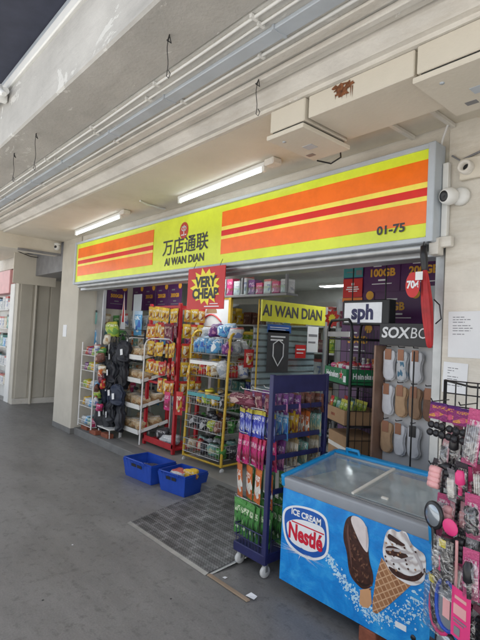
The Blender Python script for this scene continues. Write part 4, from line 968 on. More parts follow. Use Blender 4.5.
# walls as four slabs with sloping tops
def slab(x0, x1, y0, y1, m=0, z0=0., dz=0.):
    body.add([(x0, y0, z0), (x1, y0, z0), (x1, y1, z0), (x0, y1, z0), (x0, y0, top(y0)+dz), (x1, y0, top(y0)+dz), (x1, y1, top(y1)+dz), (x0, y1, top(y1)+dz)], [(0, 3, 2, 1), (4, 5, 6, 7), (0, 1, 5, 4), (1, 2, 6, 5), (2, 3, 7, 6), (3, 0, 4, 7)], m)
slab(-hw, hw, 0, .05, 0, dz=-.015); slab(-hw, hw, D-.05, D, 0, dz=-.015); slab(-hw, -hw+.05, .05, D-.05, 0, dz=-.015); slab(hw-.05, hw, .05, D-.05, 0, dz=-.015)
body.box((-hw+.05, .05, .0), (hw-.05, D-.05, .02), 0)
body.build('cabinet', W['fblue'], fz)
MB().box((-hw+.051, .051, .1), (hw-.051, .056, hF-.04)).box((-hw+.051, D-.056, .1), (hw-.051, D-.051, hB-.04)).box((-hw+.051, .056, .1), (-hw+.056, D-.056, hF-.03)).box((hw-.056, .056, .1), (hw-.051, D-.056, hF-.03)).box((-hw+.056, .056, .1), (hw-.056, D-.056, .12)).build('liner', W['fin'], fz)
A = math.atan2(hB-hF, D); M = Matrix.Translation((0, 0, hF-.012)) @ Matrix.Rotation(A, 4, 'X'); SL = math.hypot(D, hB-hF)
MB().box((-hw-.004, -.016, -.075), (hw-.002, .03, .006), bev=.012, M=M, seg=3).build('front_bumper', W['fgrey'], fz)
rim = MB()
rim.box((-hw-.012, -.02, -.06), (-hw+.022, SL+.01, .022), bev=.01, M=M, seg=3).box((hw-.022, -.02, -.085), (hw+.014, SL+.01, .018), bev=.01, M=M, seg=3)
rim.box((-hw+.02, SL-.035, -.04), (hw-.02, SL+.012, .03), bev=.01, M=M, seg=3)
rim.build('rim', W['fsolid'], fz)
MB().box((-.504, .031, -.012), (.504, .048, .004), M=M).box((-.504, SL-.05, -.01), (.504, SL-.036, .012), M=M).build('lid_rail', W['alu'], fz)
W['lidglass'] = glass_mat('lid_glass', (.95, .97, .97), .35, .10)
_nt = W['lidglass'].node_tree; _o = _nt.nodes['Material Output']; _src = _o.inputs[0].links[0].from_socket          # pale veil mixed into the glass, standing for the bright frosty interior
_df = nn(_nt, 'ShaderNodeBsdfDiffuse'); _df.inputs[0].default_value = c4((.62, .68, .68)); _n = nn(_nt, 'ShaderNodeTexNoise'); _n.inputs['Scale'].default_value = 5; _n.inputs['Detail'].default_value = 6
_r = ramp(_nt, [(.3, .10), (.75, .30)]); _nt.links.new(_n.outputs['Fac'], _r.inputs['Fac'])
_m = nn(_nt, 'ShaderNodeMixShader'); _nt.links.new(_r.outputs['Color'], _m.inputs[0]); _nt.links.new(_src, _m.inputs[1]); _nt.links.new(_df.outputs[0], _m.inputs[2]); _nt.links.new(_m.outputs[0], _o.inputs[0])
g1 = MB().box((-.50, .05, .0), (.02, SL-.05, .005), M=M).build('glass_lid', W['lidglass'], fz)
g2 = MB().box((-.01, .05, .008), (.50, SL-.05, .013), M=M).build('glass_lid', W['lidglass'], fz)
MB().box((-.014, .05, .006), (.004, SL-.05, .02), bev=.002, M=M).box((.16, .10, .013), (.20, .115, .022), M=M).build('lid_handle', W['trim'], g2)
hd = MB().tube([(-.40, SL-.02, .02), (-.40, SL-.03, .06), (-.30, SL-.03, .06), (-.30, SL-.02, .02)], .012, 8, M=M); hd.build('handle', W['fsolid'], fz)
# wire baskets and ice creams inside
bk = MB()
for x0, x1 in ((-.45, -.02), (.02, .45)):
    for z in (.3, .40, .5):
        bk.tube([(x0, .09, z), (x1, .09, z), (x1, D-.09, z), (x0, D-.09, z)], .004, 5, closed=True)
    for i in range(13): bk.rod((x0+(x1-x0)*i/12, .09, .3), (x0+(x1-x0)*i/12, .09, .5), .0025, 4).rod((x0+(x1-x0)*i/12, D-.09, .3), (x0+(x1-x0)*i/12, D-.09, .5), .0025, 4)
bk.build('wire_basket', W['whitewire'], fz)
for i in range(16):
    k = ('clear', 'white', 'clear', 'cream', 'clear', 'white', 'clear', 'white')[i % 8]
    put(lump(.11, .18, .09, k, i % 4), 'ice_cream', (FX-.39+(i % 8)*.111, FY+.17+.2*(i//8), FZ+.36+.03*(i % 3)), '%s wrapped ice cream in the %s row inside the freezer' % ({'clear': 'pale', 'white': 'white', 'sky': 'blue', 'brown': 'brown', 'cream': 'cream'}[k], ('front', 'back')[i//8]), 'ice cream', 'wrapped ice creams inside the freezer')
# front print
GFX = {}
GFX['shield']=[(-0.517, 0.353), (-0.526, 0.433), (-0.496, 0.484), (-0.403, 0.525), (-0.254, 0.543), (-0.16, 0.527), (-0.137, 0.476), (-0.124, 0.384), (-0.128, 0.308), (-0.167, 0.261), (-0.25, 0.219), (-0.353, 0.214), (-0.448, 0.236), (-0.493, 0.279)]
GFX['shieldblue']=[(-0.498, 0.359), (-0.506, 0.432), (-0.48, 0.475), (-0.399, 0.513), (-0.262, 0.527), (-0.175, 0.514), (-0.153, 0.467), (-0.14, 0.378), (-0.145, 0.312), (-0.176, 0.273), (-0.251, 0.236), (-0.345, 0.23), (-0.434, 0.253), (-0.478, 0.291)]
GFX['mid']=[(-0.478, 0.354), (-0.481, 0.395), (-0.383, 0.442), (-0.249, 0.455), (-0.164, 0.452), (-0.154, 0.374), (-0.17, 0.32), (-0.253, 0.269), (-0.341, 0.263), (-0.428, 0.273), (-0.463, 0.308)]
GFX['bar']=[(0.032, 0.593), (-0.009, 0.559), (-0.024, 0.492), (-0.023, 0.43), (0.008, 0.368), (0.023, 0.271), (0.05, 0.231), (0.095, 0.209), (0.125, 0.201), (0.166, 0.224), (0.192, 0.259), (0.189, 0.316), (0.164, 0.366), (0.151, 0.43), (0.152, 0.51), (0.126, 0.572), (0.088, 0.596)]
GFX['bite']=[(0.032, 0.593), (0.024, 0.559), (0.056, 0.508), (0.096, 0.451), (0.133, 0.418), (0.152, 0.417), (0.152, 0.51), (0.126, 0.572), (0.088, 0.596)]
GFX['stick']=[(0.108, 0.192), (0.107, 0.114), (0.129, 0.104), (0.166, 0.114), (0.188, 0.149), (0.175, 0.23)]
GFX['cone']=[(0.237, 0.423), (0.208, 0.304), (0.192, 0.161), (0.195, 0.107), (0.222, 0.108), (0.281, 0.172), (0.362, 0.273), (0.42, 0.349), (0.359, 0.356), (0.293, 0.386)]
GFX['whip']=[(0.263, 0.577), (0.248, 0.514), (0.242, 0.45), (0.272, 0.388), (0.316, 0.357), (0.39, 0.341), (0.44, 0.35), (0.488, 0.39), (0.496, 0.438), (0.497, 0.493), (0.488, 0.534), (0.443, 0.545), (0.408, 0.56), (0.385, 0.609), (0.358, 0.613), (0.332, 0.591), (0.295, 0.603)]
GFX['ch1']=[(0.256, 0.488), (0.299, 0.513), (0.363, 0.507), (0.405, 0.485), (0.385, 0.459), (0.322, 0.464), (0.269, 0.448)]
GFX['ch2']=[(0.271, 0.397), (0.336, 0.39), (0.409, 0.385), (0.467, 0.427), (0.494, 0.474), (0.492, 0.433), (0.449, 0.374), (0.379, 0.358), (0.316, 0.357)]
GFX['ch3']=[(0.274, 0.571), (0.307, 0.563), (0.35, 0.55), (0.382, 0.542), (0.362, 0.526), (0.309, 0.531), (0.269, 0.537)]
GFX['splash']=[(-0.128, 0.297), (-0.03, 0.209), (0.049, 0.159), (0.149, 0.083), (0.263, 0.096), (0.426, 0.209), (0.497, 0.295)]
GFX['tt']=[(-0.462, 0.452), (-0.222, 0.482), (-0.449, 0.34), (-0.145, 0.366), (-0.445, 0.277), (0.327, 0.104)]
def smooth(pts, n=3):
    out = pts
    for _ in range(n):
        q = []
        for i in range(len(out)):
            a, b = out[i], out[(i+1) % len(out)]
            q += [(.75*a[0]+.25*b[0], .75*a[1]+.25*b[1]), (.25*a[0]+.75*b[0], .25*a[1]+.75*b[1])]
        out = q
    return out
for k in GFX:
    if k not in ('splash', 'tt', 'cone', 'stick'): GFX[k] = smooth(GFX[k], 2)
wp = pm('print_white', (.80, .81, .82), .3, var=.04)
logo = MB().poly(GFX['shield'], -.0020, 0).poly(GFX['shieldblue'], -.0028, 1).poly(GFX['mid'], -.0036, 0)
sw = [(-.36, .272), (-.31, .262), (-.26, .268), (-.215, .288), (-.178, .318), (-.188, .292), (-.25, .256), (-.31, .25)]
logo.poly(smooth(sw, 1), -.0042, 1)
logo.text('ICE CREAM', -.316, .474, .053, -.0046, 0, bold=.002, sx=.95, M=None)
logo.text('Nestlé', -.318, .345, .138, -.0046, 2, bold=.0055, sx=.78)
logo.box((-.435, -.0046, .408), (-.165, -.0042, .416), 2)
logo.build('brand_badge', [wp, pm('badge_blue', (.01, .10, .42), .3), pm('badge_red', (.62, .012, .04), .3)], fz)
choc = pm('chocolate_print', (.055, .018, .012), .35, var=.6, scale=45)
bar = MB().poly(GFX['bar'], -.0022, 0).poly(GFX['bite'], -.0030, 1).poly(GFX['stick'], -.0016, 2)
for i in range(40):
    t_ = i/39; x = .02+.12*t_+RND.uniform(-.05, .05); z = .46-.22*t_+RND.uniform(-.04, .04); a = RND.uniform(0, 3)
    if not(-.01+.1*t_ < x < .10+.09*t_): continue
    bar.poly([(x+.012*math.cos(a), z+.012*math.sin(a)), (x+.005*math.cos(a+1.6), z+.005*math.sin(a+1.6)), (x-.012*math.cos(a), z-.012*math.sin(a)), (x+.005*math.cos(a-1.6), z+.005*math.sin(a-1.6))], -.0028-.00002*i, 3)
for i, (pts, mi_) in enumerate((([(.005, .53), (.0, .47), (.015, .42), (.03, .36), (.045, .29), (.052, .29), (.04, .36), (.03, .43), (.015, .48), (.014, .53)], 4), ([(.075, .235), (.11, .218), (.15, .225), (.175, .255), (.15, .24), (.11, .232)], 5), ([(.14, .56), (.146, .50), (.143, .44), (.137, .44), (.135, .50), (.128, .56)], 6))):
    bar.poly(smooth(pts, 2), -.0040-.0003*i, mi_)
bar.build('ice_cream_bar_print', [choc, pm('vanilla_print', (.70, .62, .60), .3, var=.1, scale=20), pm('stick_print', (.62, .33, .16), .5), pm('nut_print', (.16, .07, .04), .4), pm('choc_sheen_print', (.13, .06, .045), .3), pm('choc_deep_print', (.02, .007, .005), .4), pm('vanilla_shade_print', (.56, .47, .46), .4)], fz)
def waffle():
    m, nt, b = base_mat('waffle_print', .4); L = nt.links.new; tc = nn(nt, 'ShaderNodeTexCoord')
    mp = nn(nt, 'ShaderNodeMapping'); mp.inputs['Rotation'].default_value = (0, R(38), 0); L(tc.outputs['Object'], mp.inputs[0])
    sp = nn(nt, 'ShaderNodeSeparateXYZ'); L(mp.outputs[0], sp.inputs[0]); cb_ = nn(nt, 'ShaderNodeCombineXYZ'); L(sp.outputs[0], cb_.inputs[0]); L(sp.outputs[2], cb_.inputs[1])
    bt = nn(nt, 'ShaderNodeTexBrick', offset=0.); bt.inputs['Scale'].default_value = 1; bt.inputs['Brick Width'].default_value = .032; bt.inputs['Row Height'].default_value = .032; bt.inputs['Mortar Size'].default_value = .004; bt.inputs['Mortar Smooth'].default_value = .6
    for k, c in (('Color1', (.30, .13, .055)), ('Color2', (.38, .18, .08)), ('Mortar', (.62, .38, .22))): bt.inputs[k].default_value = c4(c)
    L(cb_.outputs[0], bt.inputs['Vector']); L(bt.outputs['Color'], b.inputs['Base Color']); return m
def cream_m():
    m, nt, b = base_mat('cream_print', .3); L = nt.links.new; tc = nn(nt, 'ShaderNodeTexCoord')
    mp = nn(nt, 'ShaderNodeMapping'); mp.inputs['Location'].default_value = (-.40, 0, -.60); L(tc.outputs['Object'], mp.inputs[0])
    w = nn(nt, 'ShaderNodeTexWave', wave_type='RINGS', rings_direction='Y'); w.inputs['Scale'].default_value = 7; w.inputs['Distortion'].default_value = 5; w.inputs['Detail'].default_value = 2; w.inputs['Detail Scale'].default_value = 2.2; L(mp.outputs[0], w.inputs['Vector'])
    r = ramp(nt, [(0, (.50, .44, .42)), (.3, (.70, .66, .63)), (.65, (.80, .78, .76)), (1, (.83, .82, .81))]); L(w.outputs['Fac'], r.inputs['Fac']); L(r.outputs['Color'], b.inputs['Base Color']); return m
cone = MB().poly(GFX['cone'], -.0021, 0).poly(GFX['whip'], -.0029, 1)
for i, k in enumerate(('ch1', 'ch2', 'ch3')): cone.poly(GFX[k], -.0035-.0004*i, 2)
for pts in ([(.26, .47), (.33, .49), (.41, .50), (.405, .515), (.33, .505), (.26, .485)], [(.30, .42), (.36, .44), (.43, .49), (.42, .50), (.35, .455), (.29, .435)], [(.42, .52), (.46, .47), (.48, .43), (.49, .44), (.47, .49), (.43, .535)], [(.36, .60), (.39, .56), (.42, .52), (.43, .53), (.40, .57), (.375, .605)]):
    cone.poly(smooth(pts, 2), -.0047, 3)
for i in range(26):
    x, z, a = RND.uniform(.26, .45), RND.uniform(.39, .55), RND.uniform(0, 3)
    cone.poly([(x+.007*math.cos(a+j*1.57), z+.007*math.sin(a+j*1.57)) for j in range(4)], -.0051-.00002*i, 2 if i % 3 else 4)
cone.build('cone_print', [waffle(), cream_m(), choc, pm('cream_shade_print', (.50, .46, .46), .3), pm('nut_bits_print', (.40, .22, .12), .4)], fz)
spl = MB(); spk = MB(); path = GFX['splash']; li = pm('splash_print', (.52, .74, .88), .3, var=.2, scale=30)
cnt = 0
for i in range(620):
    t_ = RND.random()*(len(path)-1.001); j = int(t_); f_ = t_-j
    x = path[j][0]*(1-f_)+path[j+1][0]*f_; z = path[j][1]*(1-f_)+path[j+1][1]*f_
    sp_ = .018+.03*(t_/len(path)); x += RND.gauss(0, sp_); z += RND.gauss(0, sp_*.7); r = abs(RND.gauss(0, .0028))+.0009
    if not(-.5 < x < .5 and .03 < z < .5) : continue
    if r > .006 and (.2 < x < .4 and z > .15): continue
    ang = RND.uniform(0, 3.1); el = RND.uniform(1, 2.6)
    spl.poly([(x+r*(el*math.cos(w)*math.cos(ang)-math.sin(w)*math.sin(ang)), z+r*(el*math.cos(w)*math.sin(ang)+math.sin(w)*math.cos(ang))) for w in [q*math.pi/3 for q in range(6)]], -.0010-.000001*i, 0)
for i in range(70):
    a = RND.uniform(math.pi*.9, math.pi*2.1); r0 = RND.uniform(.0, .03); r1 = r0+abs(RND.gauss(.05, .035)); x, z = -.34, .235
    da = .05
    spk.poly([(x+2.1*r0*math.cos(a-da), z+r0*math.sin(a-da)*.6), (x+2.1*r1*math.cos(a), z+r1*math.sin(a)*.6), (x+2.1*r0*math.cos(a+da), z+r0*math.sin(a+da)*.6)], -.0052-.000002*i, 0)
spl.build('splash_print', li, fz); spk.build('sparkle_print', wp, fz)
MB().box((.336, -.003, .095), (.40, .0, .125)).build('rating_plate', W['paper'], fz)
MB().lathe([(0, -.004), (.014, -.004), (.016, .002)], (.44, 0, .085), 12, axis='Y').build('lock', W['blackp'], fz)
mb = MB()
for i in range(9): mb.box((hw+.0005, .15, .05+i*.03), (hw+.004, .42, .062+i*.03))
mb.build('side_vent', W['fsolid'], fz)
for i, (x, lab) in enumerate(((-1.56, 'red brick propping the front of the freezer'), (-2.12, 'red brick under the left end of the freezer'))):
    tag(MB().box((x-.055, (2.425 if i == 0 else 2.6), .001), (x+.055, 2.66 if i == 0 else 2.8, .086), bev=.005).build('brick', W['brick']), lab, 'brick')
# ================================================================== BLACK RACK WITH BEER TRAY
ANG = R(-30)
kr = thing('wire_shelf', 'black wire shelf holding a green beer tray and cardboard box', 'rack', (-3.06, 3.86, .104), ANG)
kw, kd, kh = .56, .34, 1.80
for y in (0, kd): MB().tube([(0, y, 0), (0, y, kh-.12), (.02, y, kh-.04), (.08, y, kh), (kw-.08, y, kh), (kw-.02, y, kh-.04), (kw, y, kh-.12), (kw, y, 0)], .014, 8).build('end_frame', W['black'], kr)
for z in (.10, .48, .84, 1.20, 1.62):
    mb = MB().tube([(0, 0, z), (kw, 0, z), (kw, kd, z), (0, kd, z)], .008, 6, closed=True)
    for i in range(1, 12): mb.rod((kw*i/12, 0, z), (kw*i/12, kd, z), .003, 4)
    mb.build('wire_shelf_deck', W['black'], kr)
mb = MB()
for x in (0, kw):
    for i in range(1, 5): mb.rod((x, kd*i/5, .1), (x, kd*i/5, 1.72), .003, 4)
    for z in [.2+.13*i for i in range(12)]: mb.rod((x, 0, z), (x, kd, z), .003, 4)
for i in range(1, 9): mb.rod((kw*i/9, kd, .1), (kw*i/9, kd, 1.72), .003, 4)
for z in [.2+.13*i for i in range(12)]: mb.rod((0, kd, z), (kw, kd, z), .003, 4)
mb.build('mesh_sides', W['black'], kr)
MB().box((.02, -.015, 1.64), (kw-.02, .0, 1.69), bev=.003).build('price_rail', W['alu'], kr)
rotp = lambda x, y, z=0: (-3.06+x*math.cos(ANG)-y*math.sin(ANG), 3.86+x*math.sin(ANG)+y*math.cos(ANG), .104+z)
bt_ = thing('beer_tray', 'green cardboard beer tray with white lettering and red star on the black shelf', 'tray', rotp(kw/2, kd/2, 1.212), ANG)
gm = pm('green_tray_board', (.012, .15, .055), .5, var=.12)
MB().box((-kw/2+.02, -kd/2-.03, 0), (kw/2-.02, -kd/2-.022, .14)).box((-kw/2+.02, kd/2-.04, 0), (kw/2-.02, kd/2-.032, .14)).box((-kw/2+.02, -kd/2-.022, 0), (-kw/2+.028, kd/2-.04, .14)).box((kw/2-.028, -kd/2-.022, 0), (kw/2-.02, kd/2-.04, .14)).box((-kw/2+.028, -kd/2-.022, 0), (kw/2-.028, kd/2-.04, .008)).build('tray', gm, bt_)
MB().text('Heineken', -.06, .075, .082, -kd/2-.032, bold=.002, sx=.95).build('lettering', W['paper'], bt_)
s5 = [((.042 if k % 2 == 0 else .017)*math.sin(k*math.pi/5)+.15, (.042 if k % 2 == 0 else .017)*math.cos(k*math.pi/5)+.078) for k in range(10)]
MB().poly([(.15+(a-.15)*1.25, .078+(b-.078)*1.25) for a, b in s5], -kd/2-.0315).build('star_edge', W['paper'], bt_)
MB().poly(s5, -kd/2-.033).build('star', W['redp'], bt_)
MB().box((.20, -kd/2-.032, .02), (.255, -kd/2-.0305, .075)).build('sticker', W['paper'], bt_)
MB().text('Heineken', 0, .075, .07, 0, bold=.002, sx=.8, M=Matrix.Translation((kw/2-.0185, -.03, 0)) @ Matrix.Rotation(R(90), 4, 'Z')).build('side_lettering', W['paper'], bt_)
for i in range(10):
    k = ('magenta', 'red', 'white', 'magenta', 'white', 'red')[i % 6]
    put(lump(.1, .1, .10, k, i % 4), 'soft_pack', rotp(.09+(i % 5)*.09, .07+.14*(i//5), 1.30), '%s packet heaped in the %s of the green beer tray' % (colname(k), ('front', 'back')[i//5]), 'packet', 'packets heaped in the green beer tray')
for i in range(5):
    k = ('cream', 'black', 'clear', 'cream', 'orange')[i]
    put(bottle(.036, .24, k), 'bottle', rotp(.07+.1*i, .26, 1.21), '%s bottle standing behind the green beer tray, %s' % (lname(k), ('far left', 'second', 'middle', 'fourth', 'far right')[i]), 'bottle', 'bottles behind the green beer tray')
cb2 = thing('cardboard_box', 'open brown cardboard box of green yellow packets on the black shelf', 'box', rotp(kw/2, kd/2, .852), ANG)
MB().box((-kw/2+.02, -kd/2-.03, 0), (kw/2-.02, -kd/2-.022, .13)).box((-kw/2+.02, kd/2-.03, 0), (kw/2-.02, kd/2-.022, .13)).box((-kw/2+.02, -kd/2-.022, 0), (-kw/2+.028, kd/2-.03, .13)).box((kw/2-.028, -kd/2-.022, 0), (kw/2-.02, kd/2-.03, .13)).box((-kw/2+.028, -kd/2-.022, 0), (kw/2-.028, kd/2-.03, .006)).build('carton', W['card'], cb2)
MB().box((-.05, -kd/2-.0315, .05), (.04, -kd/2-.0302, .075)).build('print', W['brick'], cb2)
for i in range(12):
    k = ('red', 'green', 'teal', 'lime', 'lime', 'lime')[i % 6]
    put(pouch(.08, .16, .03, k), 'snack_pouch', rotp(.07+(i % 6)*.085, .05+.14*(i//6), 1.06), '%s packet standing in the %s of the cardboard box' % (colname(k), ('front', 'back')[i//6]), 'snack pouch', 'packets standing in the cardboard box', (R(-12), 0, ANG))
cb3 = thing('cardboard_box', 'large closed brown cardboard box at the bottom of the black shelf', 'box', rotp(kw/2, kd/2, .115), ANG)
MB().box((-.24, -.16, 0), (.24, .15, .34), bev=.004).build('carton', W['card'], cb3); MB().box((-.03, -.1615, .08), (.03, -.1602, .34)).build('tape', W['trim'], cb3)
cb4 = thing('cardboard_box', 'brown cardboard box on the second shelf of the black rack', 'box', rotp(kw/2+.03, kd/2, .492), ANG)
MB().box((-.22, -.16, 0), (.22, .15, .25), bev=.004).build('carton', W['card'], cb4); MB().box((-.22, -.1615, .11), (.22, -.1602, .15)).build('tape', W['trim'], cb4)
for i in range(5):
    put(bottle(.03, .2, ('white', 'red', 'clear', 'black', 'white')[i]), 'bottle', rotp(.06+.11*i, .12, 1.642), '%s small bottle on the top deck of the black shelf, %s' % (('white', 'red', 'clear plastic', 'black', 'white')[i], ('far left', 'second', 'middle', 'fourth', 'far right')[i]), 'bottle', 'bottles on the top deck of the black shelf') if i in () else None
# lit name box
sp_ = thing('light_box', 'small black framed white name box lettered sph above the black shelf', 'sign', (-2.55, 3.72, 1.875), R(-2))
MB().box((-.25, .0, -.015), (.26, .10, .215), bev=.006).build('case', W['black'], sp_)
MB().box((-.225, -.004, .008), (.185, .0, .19)).build('face', lit('name_box_white', (.74, .76, .79), .25), sp_)
MB().text('sph', -.02, .098, .185, -.006, bold=.008, sx=.95).build('lettering', pm('dark_blue_ink', (.02, .02, .10), .4), sp_)
for x in (-.18, .18): MB().rod((x, .05, .215), (x, .05, .90), .006).build('hanger', W['black'], sp_)
# ================================================================== SOCK STAND
ss = thing('sock_stand', 'white sock display stand with black SOXBO header and wooden left side', 'display stand', (-1.99, 3.52, .104))
MB().box((-.215, .03, 0), (.215, .05, 1.60)).build('back_panel', pm('stand_board', (.62, .62, .62), .5, var=.05), ss)
MB().box((-.235, -.12, 0), (-.217, .05, 1.58), bev=.003).build('side_panel', pm('wood_side', (.28, .17, .12), .5, var=.25, scale=10), ss)
MB().box((-.235, -.05, 1.585), (.215, .05, 1.765), bev=.003).build('header', W['blackp'], ss)
MB().text('SOX', -.215, 1.685, .118, -.053, bold=.0035, sx=1.02, align='LEFT', shear=.12).build('bold_lettering', W['paper'], ss)
MB().text('BOX', .035, 1.685, .118, -.053, bold=0, sx=.95, align='LEFT', shear=.12).build('thin_lettering', W['paper'], ss)
MB().box((.215, -.02, 0), (.23, .05, 1.78)).build('corner_post', W['black'], ss)
MB().tube([(.10, -.09, .4), (.10, -.09, 1.55)], .006, 6).build('rod', W['black'], ss)
def sock_mesh(mat):
    w, h, t = .11, .235, .03; prof = [(.0, .34), (.06, .46), (.2, .47), (.4, .40), (.6, .40), (.8, .46), (.93, .40), (1., .18)]
    vs = []; n = 12
    for v, wd in prof:
        for j in range(n):
            a = 2*math.pi*j/n; vs.append((wd*w*math.cos(a)+.004*math.sin(v*9), .5*t*math.sin(a)*(1-.3*v)-.012, -v*h))
    fs = [(i*n+j, i*n+(j+1) % n, (i+1)*n+(j+1) % n, (i+1)*n+j) for i in range(len(prof)-1) for j in range(n)]+[tuple(range(n)), tuple(range((len(prof)-1)*n, len(prof)*n))[::-1]]
    mb = MB().add(vs, fs, 0, True)
    return mb.mesh('sock', mat)
SKM = {'white': pm('white_knit', (.70, .71, .74), .9, var=.06, scale=20, bump=.3, bscale=120), 'beige': pm('beige_knit', (.52, .34, .20), .9, var=.08, scale=20, bump=.3, bscale=120), 'tan': pm('tan_knit', (.38, .24, .15), .9, var=.08, scale=20, bump=.3, bscale=120), 'brown': pm('brown_knit', (.22, .12, .08), .9, var=.08, scale=20, bump=.3, bscale=120), 'patterned': pack_mat('patterned_knit', (.66, .68, .70), (.65, .67, .7), (.72, .74, .76), (.10, .24, .36), scale=5, gloss=.8)}
tagm = pm('kraft_tag', (.36, .17, .10), .7)
for z, defs in ((1.545, ('white', 'patterned', 'white', None)), (1.265, ('white', 'beige', 'tan', 'brown')), (.965, ('beige', 'white', 'white', None))):
    rn = {1.545: 'top', 1.265: 'middle', .965: 'bottom'}[z]
    for j, q in enumerate(defs):
        if not q: continue
        t = thing('sock_pair', '%s ankle sock pair hanging %s in the %s row of the sock stand' % (q, ('first', 'second', 'third', 'fourth')[j], rn), 'socks', (-2.145+j*.118, 3.505, z+.104), R(RND.uniform(-8, 8)), 'socks on the display stand')
        obj('sock', sock_mesh(SKM[q]), t); o = obj('sock', sock_mesh(SKM[q]), t, (.005, .018, -.008))
        MB().box((-.027, -.032, -.075), (.027, -.028, .012), bev=.001).build('tag', tagm if not (rn == 'bottom' and j == 2) else W['blackp'], t)
        MB().tube([(0, .02, .03), (0, -.06, .03), (0, -.065, .04)], .004, 5).build('hook', W['black'], t)
# ================================================================== UMBRELLA
um = thing('umbrella', 'folded red umbrella with a dark handle hanging in the opening corner', 'umbrella', (-1.60, 3.0, 2.20), (R(2), R(-5), 0))
n = 14; vs = []; prof = [(0, .014), (-.03, .020), (-.10, .027), (-.22, .033), (-.33, .031), (-.43, .025), (-.50, .018), (-.515, .008)]
for z, r in prof:
    for j in range(n*2):
        a = math.pi*j/n; q = r*(1+.16*math.cos(7*a+z*6)); vs.append((q*math.cos(a), q*math.sin(a), z))
k = n*2
MB().add(vs, [(i*k+j, i*k+(j+1) % k, (i+1)*k+(j+1) % k, (i+1)*k+j) for i in range(len(prof)-1) for j in range(k)], 0, True).build('canopy', pm('red_nylon', (.48, .02, .025), .5, var=.3, scale=9), um)
MB().lathe([(0, .17), (.018, .165), (.024, .1), (.022, .02), (.016, 0)], n=12).build('handle', W['blackp'], um)
MB().tube([(.05, 0, -.2), (.085, 0, -.24), (.09, 0, -.33), (.05, 0, -.36)], .005, 5).build('strap', W['blackp'], um)
MB().tube([(0, 0, .17), (.02, .02, .25), (-.02, .05, .34)], .004, 5).build('cord', W['cable'], um)
ptg = thing('price_tag', 'round red 70 cent tag hanging beside the red umbrella', 'price tag', (-1.655, 2.95, 2.10))
MB().add([(.052*math.cos(a*math.pi/14), .0, .085*math.sin(a*math.pi/14)) for a in range(28)], [tuple(range(28))]).build('disc', W['redp'], ptg)
MB().text('70¢', 0, 0, .068, -.003, bold=.003, sx=.85).build('lettering', W['paper'], ptg)
MB().box((.02, -.006, .03), (.07, -.003, .085)).build('sticker', W['paper'], ptg)
# ================================================================== ACCESSORY RACK
ax, ay = -1.085, 2.27
ar = thing('accessory_rack', 'black wire grid rack crowded with hair accessories at the right photo edge', 'rack', (ax, ay, 0))
mb = MB(); aw = .60
for i in range(12): mb.rod((i*.05, 0, .06), (i*.05, 0, 1.54), .0035, 5)
for i in range(26): mb.rod((0, .006, .06+i*.0592), (aw, .006, .06+i*.0592), .003, 4)
mb.build('grid', W['black'], ar)
mb = MB().tube([(0, 0, .0), (0, 0, 1.54), (aw, 0, 1.54), (aw, 0, 0)], .009, 8)
for x in (0, aw): mb.rod((x, -.2, .01), (x, .2, .01), .009, 6)
mb.tube([(0, 0, 1.54), (0, .28, 1.50), (aw, .28, 1.50), (aw, 0, 1.54)], .006, 6)
mb.build('frame', W['black'], ar)
def hookset(z, n_=5):
    for i in range(n_): x = .02+i*.125; MB().tube([(x, 0, z), (x, -.16, z), (x, -.175, z+.015)], .003, 5).build('hook', W['black'], ar)
for z in (1.45, 1.17, .93, .68): hookset(z)
hdr = {'purple': pack_mat('header_card', (.30, .04, .18), (.10, .02, .16), (.72, .3, .1), (.62, .10, .22), scale=3), 'pink': W['pink'], 'palepink': W['palepink'], 'maroon': pm('maroon_card', (.28, .04, .08), .5)}
MIR = pm('mirror_face', (.36, .40, .44), .12, .6)
_n = [0]
